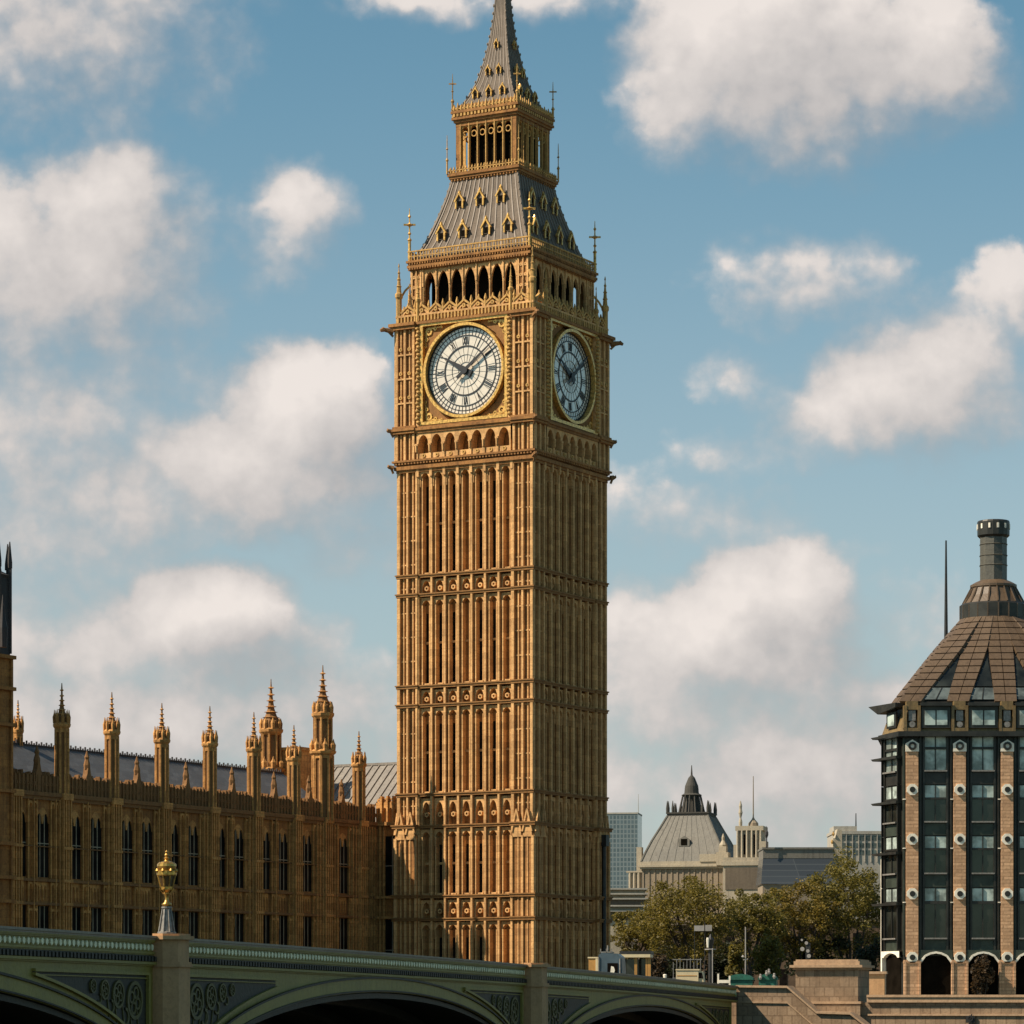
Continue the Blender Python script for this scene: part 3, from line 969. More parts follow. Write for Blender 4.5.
wins = [along(p) for p in (20, 43, 75, 96, 127, 147, 173, 193, 220, 238.6, 265, 282.8, 307, 343)]
turs = [along(p) for p in (13, 63, 113, 163, 211, 255, 295, 325, 360)]
U0, U1 = -64.0, -5.0
wall = MB(FM(1)); wt_ = MB(FM(1)); ws = MB(FM(1)); pp = MB(FM(1))
wall.fb(U0, U1, D0 - 11, D0 - .12, -1, 15.9)
HW = .74
edges = [U0] + [e for u in wins for e in (u - HW, u + HW)] + [U1]
for a, b_ in zip(edges[0::2], edges[1::2]):
    wall.fb(a, b_, D0 - .14, D0, -1, 15.9)
    n = max(2, int(round((b_ - a) / .42)))
    for i in range(n + 1):
        u = a + (b_ - a) * i / n
        if i in (0, n): u += .06 if i == 0 else -.06
        wt_.fb(u - .05, u + .05, D0 - .02, D0 + (.12 if i in (0, n) else .26), -1, 15.7)
    for i in range(n):
        um = a + (b_ - a) * (i + .5) / n; hw = (b_ - a) / n / 2
        for zt in (15.5, 10.0, 8.2):
            if hw > .12:
                wt_.arch(um - hw, um + hw, zt - .8, zt, hw * .72, zt - .5, zt - .12, D0 - .02, D0 + .14, 3)
for u in wins:
    wall.arch(u - HW, u + HW, 14.0, 15.9, HW * .92, 14.1, 15.1, D0 - .13, D0 - .02, 5)
    for q in (-1, 1):
        wt_.arch(u + (q - 1) * HW / 2, u + (q + 1) * HW / 2, 14.0, 15.2, HW * .40, 14.05, 14.7, D0 - .11, D0 - .03, 4)
    wall.fb(u - HW, u + HW, D0 - .14, D0 - .05, 8.6, 10.35)
    for i in range(3):
        wt_.arch(u - HW + i * .373, u - HW + (i + 1) * .373, 8.8, 10.2, .15, 9.4, 9.8, D0 - .1, D0 + .02, 3)
for z, t_ in ((15.85, .28), (10.05, .18), (8.45, .18), (12.4, .07)):
    ws.fb(U0, U1, D0 - .3 if z != 12.4 else D0 - .03, D0 + (.36 if z > 15 else .24 if z != 12.4 else .16), z, z + t_)
ws.fb(U0, U1, D0, D0 + .22, 15.6, 15.86)
# pierced parapet with battlements
pp.fb(U0, U1, D0 - .35, D0 + .02, 16.13, 17.25)
n = int((U1 - U0) / .42)
for i in range(n):
    u = U0 + (U1 - U0) * (i + .5) / n
    pp.fb(u - .05, u + .05, D0, D0 + .12, 16.13, 17.3)
    for q in (-.13, -.03, .08):
        pp.fb(u + q - .035, u + q + .035, D0 - .3, D0 + .04, 17.25, 17.3 + random.uniform(.0, .28))
    pp.ring(u + .21, 16.7, .06, .15, D0, D0 + .08, 6)
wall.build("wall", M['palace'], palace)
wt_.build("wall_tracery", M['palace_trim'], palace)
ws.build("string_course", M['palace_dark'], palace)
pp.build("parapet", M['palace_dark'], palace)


def palace_window(u, z0, z1, hw, fr, dep):
    b = MB(fr)
    b.fb(u - hw, u + hw, dep - .06, dep, z0, z1)
    wo = b.build("window", M['slit'], palace)
    c_ = MB(fr)
    n_ = 1 if hw < .7 else 2
    for i in range(n_):
        uu = u + (0 if n_ == 1 else (-.33 + .66 * i) * hw)
        c_.fb(uu - .03, uu + .03, dep, dep + .03, z0, z1)
    c_.fb(u - hw, u + hw, dep, dep + .04, (z0 + z1) / 2 - .03, (z0 + z1) / 2 + .03)
    c_.build("mullion", M['mull'], wo)


for u in wins:
    palace_window(u, 10.3, 15.0, HW, FM(1), D0 - .10)
    palace_window(u, 3.5, 8.4, HW, FM(1), D0 - .10)


def turret(x, y, z0, ztop, r, big=False, parent=None, mat='palace_trim', name="turret"):
    t = MB()
    h = ztop - z0
    zs = z0 + h * (.60 if not big else .42)
    t.cur = 1  # dark core colours in the shade between the turret ribs
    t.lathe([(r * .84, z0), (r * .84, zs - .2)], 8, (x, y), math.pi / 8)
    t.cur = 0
    t.lathe([(r, zs - .25), (r, zs), (r * 1.22, zs + .15), (r * 1.28, zs + .3), (r * 1.0, zs + .45)], 8, (x, y), math.pi / 8)
    for i in range(8):
        a = math.pi / 8 + i * math.pi / 4
        t.tube((x + r * .9 * math.cos(a), y + r * .9 * math.sin(a), z0), (x + r * .9 * math.cos(a), y + r * .9 * math.sin(a), zs), r * .17, r * .17, 5)
        a2 = i * math.pi / 4
        t.lathe([(r * .2, zs + .35), (r * .26, zs + .8), (r * .1, zs + 1.05), (.02, zs + 1.3)], 5, (x + r * 1.02 * math.cos(a2), y + r * 1.02 * math.sin(a2)))
    z = zs + .4
    if big:
        zb = z0 + h * .66
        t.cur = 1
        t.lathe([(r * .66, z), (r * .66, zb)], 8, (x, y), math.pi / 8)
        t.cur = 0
        t.lathe([(r * .82, zb - .1), (r * 1.05, zb + .15), (r * 1.08, zb + .35), (r * .8, zb + .5)], 8, (x, y), math.pi / 8)
        for i in range(8):
            a = math.pi / 8 + i * math.pi / 4
            t.tube((x + r * .82 * math.cos(a), y + r * .82 * math.sin(a), z), (x + r * .82 * math.cos(a), y + r * .82 * math.sin(a), zb), r * .11, r * .11, 5)
            a2 = i * math.pi / 4
            t.lathe([(r * .16, zb + .4), (r * .2, zb + .85), (.02, zb + 1.3)], 5, (x + r * .85 * math.cos(a2), y + r * .85 * math.sin(a2)))
        z = zb + .45
    # ogee cap and crocketed spirelet
    hr = ztop - z
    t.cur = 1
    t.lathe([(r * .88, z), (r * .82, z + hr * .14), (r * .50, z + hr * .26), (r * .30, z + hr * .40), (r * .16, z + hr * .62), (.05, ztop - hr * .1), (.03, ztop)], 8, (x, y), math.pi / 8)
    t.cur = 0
    for f_, q in ((.22, .78), (.33, .62), (.44, .5), (.56, .42), (.68, .36), (.82, .30)):
        t.lathe([(r * q * .35, z + hr * f_ - .07), (r * q, z + hr * f_), (r * q * .35, z + hr * f_ + .09)], 8, (x, y), math.pi / 8, cap=False)
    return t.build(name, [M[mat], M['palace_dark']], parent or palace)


def below(px, py, xp=D0):            # height of a pixel row on the long front
    y_ = along(px, xp)
    Yw = TC.y - math.sin(TH) * xp + math.cos(TH) * y_
    return ZC + (1000 - py) / F * Yw


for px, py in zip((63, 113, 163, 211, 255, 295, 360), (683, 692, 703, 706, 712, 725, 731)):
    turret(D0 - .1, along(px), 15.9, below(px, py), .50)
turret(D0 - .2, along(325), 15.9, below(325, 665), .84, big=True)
bx = -20.0
turret(bx, along(271, bx), 15.0, below(271, 679, bx), .95, big=True)
bb = MB(); bb.box(bx + .4, bx + 2.4, along(276, bx) - .2, along(276, bx) + 2.0, 15, 22.4)
bb.box(bx + .2, bx + 2.6, along(276, bx) - .4, along(276, bx) + 2.2, 22.4, 22.65)
bb.build("chimney_block", M['palace_trim'], palace)
turret(-14.5, along(18, -14.5), 17, below(18, 700, -14.5), .34)
# buttresses under the turrets
for u in turs:
    bu = MB(FM(1))
    bu.fb(u - .46, u + .46, D0, D0 + .3, -1, 15.7)
    for s_ in (-.42, -.14, .14, .42):
        bu.fb(u + s_ - .06, u + s_ + .06, D0 + .28, D0 + .42, -1, 15.7)
    for z in (8.45, 10.05, 12.3):
        bu.fb(u - .54, u + .54, D0, D0 + .48, z, z + .2)
    bu.fb(u - .56, u + .56, D0, D0 + .5, 15.7, 16.15)
    bu.build("buttress", M['palace_trim'], palace)
# gabled niches with small figures on the parapet between the turrets
for a, b_ in zip(turs[:-1], turs[1:]):
    u = (a + b_) / 2
    s_ = MB(FM(1))
    s_.prism([(u - .34, 16.2), (u + .34, 16.2), (u + .34, 17.4), (u + .2, 17.7), (u + .12, 18.1), (u - .12, 18.1), (u - .2, 17.7), (u - .34, 17.4)], D0 - .3, D0 + .08)
    s_.lathe([(.2, 18.0), (.24, 18.3), (.14, 18.7), (.18, 18.85), (.1, 19.05), (.03, 19.3)], 6, (u, -D0 + .12))
    s_.build("parapet_niche", M['palace_dark'], palace)
# roofs
rf = MB(FM(1))
rf.add([(U0, -(D0 - .6), 16.6), (U1 - 5, -(D0 - .6), 16.6), (U1 - 5, -(D0 - 5.5), 19.9), (U0, -(D0 - 5.5), 19.9),
        (U0, -(D0 - 10.5), 16.6), (U1 - 5, -(D0 - 10.5), 16.6)], [(0, 1, 2, 3), (3, 2, 5, 4), (1, 5, 2), (0, 3, 4)])
ro = rf.build("slate_roof", M['slate'], palace)
cr = MB(FM(1))
n = 190
for i in range(n):
    u = U0 + (U1 - 5 - U0) * i / n
    cr.fb(u - .045, u + .045, D0 - 5.55, D0 - 5.45, 19.85, 20.12 + .12 * (i % 2))
cr.fb(U0, U1 - 5, D0 - 5.58, D0 - 5.42, 19.85, 20.0)
cr.build("ridge_cresting", M['blackstone'], ro)
# the paler lead roof that runs across, between the wing and the tower
lr = MB()
lr.add([(-30, -2.5, 16.2), (-6.3, -2.5, 16.2), (-6.3, 3.6, 21.4), (-30, 3.6, 21.4), (-30, 9.5, 16.2), (-6.3, 9.5, 16.2)], [(0, 1, 2, 3), (3, 2, 5, 4), (0, 3, 4), (1, 5, 2)])
lo = lr.build("lead_roof", M['paleLead'], palace)
lb = MB()
for i in range(34):
    x = -29.8 + i * .7
    lb.tube((x, -2.5, 16.25), (x, 3.6, 21.45), .07, .07, 4)
lb.build("roof_rolls", M['paleLead'], lo)
cb_ = MB(); cb_.box(-30, -6.3, 3.5, 3.7, 21.4, 21.6); cb_.build("ridge_capping", M['paleLead'], lo)
# short link wall that turns to the tower
lk = MB()
lk.box(D0 - .3, -5.9, -4.9, 9, -1, 15.9)
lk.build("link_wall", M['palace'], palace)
lt = MB()
for u in (-8.75, -8.35, -8.0, -6.55, -6.25):
    lt.fb(u - .07, u + .07, 4.88, 5.08, -1, 15.8)
for z, t_ in ((15.85, .28), (10.05, .18), (8.45, .18)):
    lt.fb(D0, -6.1, 4.88, 5.22, z, z + t_)
lt.build("link_tracery", M['palace_trim'], palace)
lp = MB()
for i in range(5):
    u = -8.6 + i * .55
    lp.arch(u - .275, u + .275, 16.13, 17.7, .19, 16.8, 17.3, 4.6, 4.85, 4)
    lp.fb(u + .2, u + .34, 4.55, 4.98, 16.13, 18.2)
    lp.ring(u, 17.85, .08, .2, 4.65, 4.8, 8)
lp.fb(D0, -6.1, 4.4, 4.62, 16.13, 17.6)
lp.build("link_parapet", M['palace_trim'], palace)
palace_window(-7.25, 10.3, 15.0, .66, FM(0), 4.97)
palace_window(-7.25, 3.5, 8.4, .66, FM(0), 4.97)
# tall pavilion closing the wing at the river
ax = along(16.5) - 1.7
pv_ = MB()
pv_.box(D0 - 7, D0 + .9, ax - 9, ax, -1, 24.8)
for i in range(7):
    y_ = ax - .1 - i * 1.45
    pv_.box(D0 + .9, D0 + 1.06, y_ - .1, y_ + .1, -1, 24.8)
for z in (8.45, 10.05, 12.3, 15.8, 20.2, 22.6, 24.7):
    pv_.box(D0 - 7.2, D0 + 1.2, ax - 9.2, ax + .16, z, z + .24)
for i in range(9):
    x_ = D0 + .7 - i * .9
    pv_.box(x_ - .09, x_ + .09, ax, ax + .12, 17, 24.7)
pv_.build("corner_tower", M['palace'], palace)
sp_ = MB()
cy_ = along(-12, D0 - 3)
cx_ = D0 - 3
sp_.lathe([(1.55, 24.9), (1.45, 30.6), (1.62, 30.8), (.95, 31.1), (.5, 34.0), (.12, 38.0)], 8, (cx_, cy_), math.pi / 8)
for i in range(8):
    a = math.pi / 8 + i * math.pi / 4
    xx, yy = cx_ + 1.52 * math.cos(a), cy_ + 1.52 * math.sin(a)
    sp_.tube((xx, yy, 25.5), (xx, yy, 31.3), .14, .14, 5)
    sp_.lathe([(.2, 31.3), (.2, 31.7), (.04, 33.1)], 5, (xx, yy))
sp_.build("dark_spire", M['blackstone'], palace)
for (x_, y_) in ((D0 + .5, ax - .4), (D0 - 6.5, ax - .4)):
    t_ = MB(); t_.lathe([(.3, 25.5), (.36, 26.8), (.22, 27.4), (.03, 29.0)], 6, (x_, y_)); t_.build("small_pinnacle", M['blackstone'], palace)
# ---------------------------------------------------------------- the bridge
bridge = thing("arch_bridge", "green painted iron arch bridge with white trefoil parapet and granite piers", "bridge", B0, BANG)
SP = 42.7


def topz(s):
    return 4.04 - .00761 * s - 7.95e-5 * s * s


S0, S1 = -62.0, BEND
PIERS = [-42.7, 0.0, 42.7]
NSEG = 60


def strip(mb, s0, s1, d0, d1, za, zb, n=None):
    """a moulding that follows the camber: za, zb below the coping"""
    n = n or max(2, int((s1 - s0) / 3))
    vs = []; fs = []
    for i in range(n + 1):
        s = s0 + (s1 - s0) * i / n
        t = topz(s)
        vs += [(s, -d0, t - zb), (s, -d1, t - zb), (s, -d1, t - za), (s, -d0, t - za)]
    for i in range(n):
        o = i * 4
        for k in range(4):
            fs.append((o + k, o + (k + 1) % 4, o + 4 + (k + 1) % 4, o + 4 + k))
    fs.append((0, 1, 2, 3)); fs.append((n * 4 + 3, n * 4 + 2, n * 4 + 1, n * 4))
    mb.add(vs, fs)


spans = [(S0, -43.8), (-41.6, -1.1), (1.1, 41.6), (43.8, S1 - .05)]
for s0, s1 in spans:
    p = MB()
    strip(p, s0, s1, -.30, .02, .10, .86)
    strip(p, s0, s1, .02, .14, .135, .18)
    strip(p, s0, s1, .02, .10, .18, .23)
    strip(p, s0, s1, .02, .12, .52, .58)
    strip(p, s0, s1, .02, .07, .58, .62)
    par = p.build("parapet", M['green'], bridge)
    c = MB(); strip(c, s0, s1, -.36, .20, 0, .075); strip(c, s0, s1, -.3, .15, .075, .135); c.build("coping", M['cap'], par)
    b = MB(); strip(b, s0, s1, .02, .035, .24, .50); b.build("panel_band", M['green'], par)
    tr = MB()
    n = int((s1 - s0) / .32)
    for i in range(n):
        s = s0 + (s1 - s0) * (i + .5) / n
        z = topz(s) - .37
        tr.lathe([(.025, -.05), (.066, -.035), (.06, .035), (.03, .05)], 6) if False else None
        tr.prism([(s - .03, z - .10), (s + .03, z - .10), (s + .085, z - .04), (s + .085, z + .05), (s, z + .105), (s - .085, z + .05), (s - .085, z - .04)], .03, .10)
    tr.build("trefoil_band", M['cream'], par)
    d = MB()
    strip(d, s0, s1, .0, .10, .63, .68)
    n = int((s1 - s0) / .26)
    for i in range(n):
        s = s0 + (s1 - s0) * (i + .5) / n
        t = topz(s)
        d.fb(s - .075, s + .075, .02, .20, t - .82, t - .66)
    d.build("dentil_band", M['green_dark'], par)
    e = MB(); strip(e, s0, s1, -.2, .17, .84, .92); strip(e, s0, s1, -.2, .08, .92, .97); e.build("cornice", M['green'], par)

ARCHES = [(-21.35, 19.6), (21.35, 19.6), (64.1, 19.6)]
AB = 3.6


def arcz(s, c, a, crown, b_):
    x = min(1, abs(s - c) / a)
    return crown - b_ + b_ * math.sqrt(max(0, 1 - x * x))


WID = 26.0
for ci, (c, a) in enumerate(ARCHES):
    crown = topz(c) - 1.52
    n = 56
    fs_ = MB(); sw = MB(); rg = MB(); rd_ = MB(); sf = MB(); ln_ = MB()
    lo, hi = c - SP / 2 + .9, c + SP / 2 - .9
    xs = [c - a * math.cos(math.pi * i / n) for i in range(n + 1)]
    pts = [(lo, -6.0)] + [(x, arcz(x, c, a, crown + .02, AB)) for x in xs] + [(hi, -6.0)]
    # spandrel wall: strips between the arch and the cornice
    for i in range(len(pts) - 1):
        (x0, z0), (x1, z1) = pts[i], pts[i + 1]
        sw.add([(x0, 0, z0), (x1, 0, z1), (x1, 0, topz(x1) - .9), (x0, 0, topz(x0) - .9)], [(0, 1, 2, 3)])
        sf.add([(x0, 0, z0), (x1, 0, z1), (x1, WID, z1), (x0, WID, z0)], [(0, 1, 2, 3)])
        fs_.add([(x0, WID, z0), (x1, WID, z1), (x1, WID, topz(x1) - .9), (x0, WID, topz(x0) - .9)], [(3, 2, 1, 0)])
    web = sw.build("spandrel", M['green'], bridge); fs_.build("spandrel", M['green'], bridge)

    def archband(mb, off0, off1, d0, d1):
        vs = []; fs = []
        for i in range(n + 1):
            th = math.pi * i / n
            cx, sz = -math.cos(th), math.sin(th)
            for off, d in ((off0, d0), (off0, d1), (off1, d1), (off1, d0)):
                vs.append((c + (a + off) * cx, -d, crown - AB + (AB + off) * sz))
        for i in range(n):
            o = i * 4
            for k in range(4):
                fs.append((o + k, o + (k + 1) % 4, o + 4 + (k + 1) % 4, o + 4 + k))
        mb.add(vs, fs)
    archband(rg, -.02, .55, .0, .10)
    rib = rg.build("arch_rib", M['green'], bridge)
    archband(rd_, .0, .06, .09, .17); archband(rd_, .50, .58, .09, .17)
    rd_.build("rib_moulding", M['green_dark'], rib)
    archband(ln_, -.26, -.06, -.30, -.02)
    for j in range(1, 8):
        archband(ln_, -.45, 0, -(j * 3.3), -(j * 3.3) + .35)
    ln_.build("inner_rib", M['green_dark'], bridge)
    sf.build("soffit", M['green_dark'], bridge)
    # dark traceried spandrel panels, mirrored about the arch
    for sgn in (-1, 1):
        xe = c + sgn * (SP / 2 - 1.55)
        pts2 = []
        m = 14
        x_in = c + sgn * 11.2
        top = [(x_in + (xe - x_in) * i / m) for i in range(m + 1)]
        lowp = []
        for x in top:
            xx = abs(x - c); A = a + .85; Bq = AB + .85
            zl = crown - AB + Bq * math.sqrt(max(0, 1 - (xx / A) ** 2)) if xx < A else crown - AB
            zt = topz(x) - 1.22
            lowp.append((x, min(zl, zt - .02), zt))
        pn = MB(); fr = MB(); sc = MB()
        for (x0, l0, t0), (x1, l1, t1) in zip(lowp, lowp[1:]):
            pn.add([(x0, -.012, l0), (x1, -.012, l1), (x1, -.012, t1), (x0, -.012, t0)], [(0, 1, 2, 3)])
            fr.bar(x0, t0, x1, t1, .09, .0, .12); fr.bar(x0, l0, x1, l1, .09, .0, .12)
            fr.bar(x0, t0 - .14, x1, t1 - .14, .03, .0, .07)
        fr.bar(xe, lowp[-1][1], xe, lowp[-1][2], .12, 0, .125)
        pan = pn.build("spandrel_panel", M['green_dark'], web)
        fr.build("panel_frame", M['green'], web)
        for i, (dx, r0) in enumerate(((1.05, .62), (2.35, .45), (3.4, .32), (4.3, .22))):
            x = xe - sgn * dx
            zt = topz(x) - 1.42
            sc.ring(x, zt - r0 * 1.05, r0 * .80, r0, .0, .075, 18)
            for q in range(4):
                aa = math.pi / 2 * q + .4
                sc.ring(x + r0 * .42 * math.sin(aa), zt - r0 * 1.05 + r0 * .42 * math.cos(aa), r0 * .22, r0 * .34, .0, .06, 10)
            if i < 3:
                sc.ring(x - sgn * r0 * 1.2, zt - r0 * 1.9, r0 * .35, r0 * .5, .0, .06, 12, 0, 4.2)
        for i in range(5):
            x = xe - sgn * (.5 + i * .55)
            sc.bar(x, lowp[-1][1] + .2, x - sgn * .5, topz(x) - 1.9, .05, .0, .05)
        sc.build("panel_tracery", M['olive'], web)
    if True:
        sd = MB(); sd.box(c - SP / 2, c + SP / 2, .3, WID - .3, topz(c) - 1.45, topz(c) - 1.0); sd.build("deck", M['asphalt'], bridge)

for s in [q - .25 for q in PIERS]:
    end = s > 80
    p = MB()
    t = topz(min(s, BEND))
    hw = .78
    prof = [(s - hw, .0), (s - hw, -.35), (s - hw * .62, -.78), (s + hw * .62, -.78), (s + hw, -.35), (s + hw, .0)]
    def poly(mb, sc, z0, z1, dd=0.0):
        vs = [(s + (x - s) * sc, y * sc - dd, z0) for x, y in prof] + [(s + (x - s) * sc, y * sc - dd, z1) for x, y in prof]
        k = len(prof)
        mb.add(vs, [tuple(range(k)), tuple(range(2 * k - 1, k - 1, -1))] + [(i, (i + 1) % k, k + (i + 1) % k, k + i) for i in range(k)])
    poly(p, 1.0, -6.2, t - .98)
    poly(p, .96, t - .82, t - .10)
    p.box(s - hw, s + hw, 0, WID, -6.2, t - 1.3)
    pier = p.build("pier", M['granite'], bridge)
    q = MB()
    poly(q, 1.10, t - .98, t - .90); poly(q, 1.06, t - .90, t - .82)
    poly(q, 1.14, t - .10, t + .02); poly(q, 1.02, t + .02, t + .09)
    q.build("pier_coping", M['granite'], pier)
fp = MB(); strip(fp, S0, S1, -WID, -WID + .3, 0, .95); fp.build("parapet", M['green'], bridge)

# gilded lamp on the pier
lamp = thing("parapet_lamp", "ornate gilded lantern on a fluted grey foot standing on the bridge pier", "lamp", B0 + BOUT * .22 - BDIR * .38 + Vector((0, 0, topz(0) + .09)), BANG)
m = MB()
m.lathe([(.30, 0), (.30, .06), (.24, .09), (.20, .3), (.155, .62), (.135, .80), (.17, .83), (.17, .88)], 16)
for i in range(8):
    a = i * math.pi / 4
    m.tube((.27 * math.cos(a), .27 * math.sin(a), .05), (.15 * math.cos(a), .15 * math.sin(a), .8), .030, .022, 5)
m.build("foot", M['greymetal'], lamp)
m = MB()
m.lathe([(.12, .88), (.16, .93), (.17, .96), (.09, 1.02), (.055, 1.12), (.065, 1.22), (.11, 1.28), (.12, 1.33)], 14)
m.build("stem", M['oldgold'], lamp, smooth=True)
m = MB()
m.lathe([(.12, 1.33), (.20, 1.42), (.21, 1.52)], 8)
m.lathe([(.30, 1.86), (.325, 1.90), (.33, 2.02), (.27, 2.05), (.285, 2.09), (.315, 2.18), (.305, 2.25), (.24, 2.31), (.10, 2.34), (.07, 2.38), (.10, 2.44), (.05, 2.48), (.08, 2.54), (.045, 2.59), (.06, 2.64), (.015, 2.70)], 16)
for i in range(8):
    a = i * math.pi / 4
    m.tube((.205 * math.cos(a), .205 * math.sin(a), 1.50), (.31 * math.cos(a), .31 * math.sin(a), 1.90), .024, .024, 5)
    m.lathe([(.02, 1.97), (.055, 2.03), (.02, 2.1)], 5, (.335 * math.cos(a), .335 * math.sin(a)))
    m.tube((.13 * math.cos(a), .13 * math.sin(a), 1.30), (.25 * math.cos(a), .25 * math.sin(a), 1.46), .018, .018, 4)
m.build("lantern", M['oldgold'], lamp)
m = MB(); m.lathe([(.185, 1.51), (.28, 1.89)], 8, rot=.2)
m.build("glass", glass("amber_lamp_glass", (.10, .055, .018), .15), lamp)

# ---------------------------------------------------------------- embankment
EANG = BANG - R(90)
emb = thing("embankment_wall", "tan granite river wall with coping running under the glass office corner", "wall", E0, EANG)
m = MB()
m.fb(-60, 40, -3.5, -2.0, -6.5, 1.86)
m.build("wall", M['emb'], emb)
m = MB(); m.fb(7.35, 40, -2.3, -1.8, 1.86, 2.16); m.fb(7.35, 40, -2.35, -1.72, 2.16, 2.30); m.fb(7.35, 40, -2.2, -1.88, 1.1, 1.2)
m.build("coping", M['embtrim'], emb)
stair = thing("stair_wall", "stone stair wall stepping down to the river beside the bridge end", "stair wall", E0, EANG)
def sprof(off):
    return [(.05, 2.86 - off), (3.05, 2.82 - off), (4.75, 1.36 - off), (6.7, 1.30 - off), (7.6, .60 - off), (9.0, -.5 - off), (14, -4.2 - off)]
m = MB(); pr = sprof(.1)
m.prism([(.05, -6.5)] + pr + [(14, -6.5)], -1.6, -.15)
m.build("wall", M['emb'], stair)
m = MB()
for a, b_ in zip(sprof(0), sprof(0)[1:]):
    m.prism([(a[0], a[1] - .13), (b_[0], b_[1] - .13), b_, a], -1.75, .02)
for a, b_ in zip(sprof(.92), sprof(.92)[1:]):
    m.prism([(a[0], a[1] - .10), (b_[0], b_[1] - .10), b_, a], -.3, -.06)
m.build("coping", M['embtrim'], stair)
ped = thing("stone_pedestal", "large coursed stone pedestal block with moulded cap beside the bridge stairs", "pedestal", E0, EANG)
m = MB(); m.fb(3.2, 6.85, -5.4, -1.75, -6.4, 3.75); m.fb(3.05, 7.0, -5.55, -1.62, -6.4, 1.78)
m.build("block", M['emb'], ped)
m = MB(); m.fb(3.05, 7.0, -5.5, -1.62, 3.75, 3.87); m.fb(2.9, 7.15, -5.6, -1.45, 3.87, 4.02); m.fb(3.1, 6.95, -5.5, -1.7, 4.02, 4.24); m.fb(3.2, 6.85, -5.4, -1.8, 4.24, 4.34)
m.fb(3.0, 7.05, -5.5, -1.56, 1.78, 1.92)
m.build("cap", M['embtrim'], ped)
# ---------------------------------------------------------------- the office block with bronze roof
YB = 225.0


def bx_(px): return (px - 512) / F * YB
def bz(py): return ZC + (1000 - py) / F * YB


office = thing("office_building", "office block with sandstone columns, dark bronze window bays and tall chimney roof", "office building", (0, YB, 0), 0)
XL, XR, YD = 27.2, 43.9, 17.0
CXS = [bx_(911.5 + 47.4 * i) for i in range(5)]
# core: plan with a slanted left corner
core = [(XL, 0.0), (XR, 0.0), (XR, YD), (28.2, YD), (26.15, 3.4)]


def extrude(mb, poly, z0, z1, off=0.0):
    k = len(poly)
    mb.add([(x, y, z0) for x, y in poly] + [(x, y, z1) for x, y in poly],
           [tuple(range(k - 1, -1, -1)), tuple(range(k, 2 * k))] + [(i, (i + 1) % k, k + (i + 1) % k, k + i) for i in range(k)])


m = MB(); extrude(m, core, 1.4, bz(737)); m.build("bronze_wall", M['bronze'], office)
LEFT = Matrix.Translation((26.6, 1.7, 0)) @ Matrix.Rotation(math.atan2(-3.4, 1.2), 4, 'Z')   # the slanted corner bay


def stone_column(xc, fr, yoff=0.0, w_=.42):
    m = MB(fr)
    m.fb(xc - w_, xc + w_, -.05, .42, bz(957), bz(747))
    m.fb(xc - w_ - .13, xc + w_ + .13, -.05, .5, 1.4, bz(960))
    col = m.build("stone_column", M['sand'], office)
    d = MB(fr)
    for py in (790, 839.5, 894, 957.5):
        z = bz(py)
        d.prism([(xc + .41 * math.cos(i * math.pi / 4 + math.pi / 8), z + .41 * math.sin(i * math.pi / 4 + math.pi / 8)) for i in range(8)], .40, .56)
    d.prism([(xc - .46, bz(752)), (xc + .46, bz(752)), (xc + .46, bz(744)), (xc, bz(740)), (xc - .46, bz(744))], .36, .5)
    d.build("roundel_plate", M['white'], col)
    e = MB(fr)
    for py in (790, 839.5, 894, 957.5):
        e.ring(xc, bz(py), 0, .20, .5, .60, 14)
    e.ring(xc, bz(746.5), .14, .3, .45, .58, 10)
    e.build("roundel_boss", M['bronze'], col)
    return col


def bay_window(xc, fr, hw, lv):
    """one storey of a bay: light above a transom over the main pane"""
    pt, pb, mt, mb_, spb, dark = lv
    f = MB(fr)
    for s_ in (-1, 1):
        f.fb(xc + s_ * (hw + .07) - .07, xc + s_ * (hw + .07) + .07, 0, .20, bz(spb), bz(pt - 1))
    f.fb(xc - hw, xc + hw, 0, .24, bz(mb_ + 1.8), bz(mb_)); f.fb(xc - hw, xc + hw, 0, .15, bz(mt), bz(pb))
    f.fb(xc - .035, xc + .035, 0, .13, bz(mb_), bz(pt))
    for s_ in (-1, 1):                      # slim lit edges of the jambs
        f.fb(xc + s_ * (hw + .30) - .035, xc + s_ * (hw + .30) + .035, 0, .30, bz(spb), bz(pt - 1))
    wnd = f.build("window", M['bronze'] if not dark else M['bronze'], office)
    g1 = MB(fr); g1.fb(xc - hw, xc + hw, 0, .05, bz(pb), bz(pt)); g1.build("transom_pane", M['pane'], wnd)
    g2 = MB(fr); g2.fb(xc - hw, xc + hw, 0, .045, bz(mb_), bz(mt)); g2.build("pane", M['paned'] if dark else M['pane'], wnd)
    sl = MB(fr); sl.fb(xc - hw - .05, xc + hw + .05, .1, .34, bz(mb_ + 1.3), bz(mb_ - .2)); sl.build("sill", M['greymetal'], wnd)
    if spb > mb_ + 4:
        pn = MB(fr); pn.fb(xc - hw, xc + hw, .0, .10, bz(spb), bz(mb_ + 2)); pn.build("spandrel_panel", M['bronze_green'] if dark else M['bronze'], wnd)


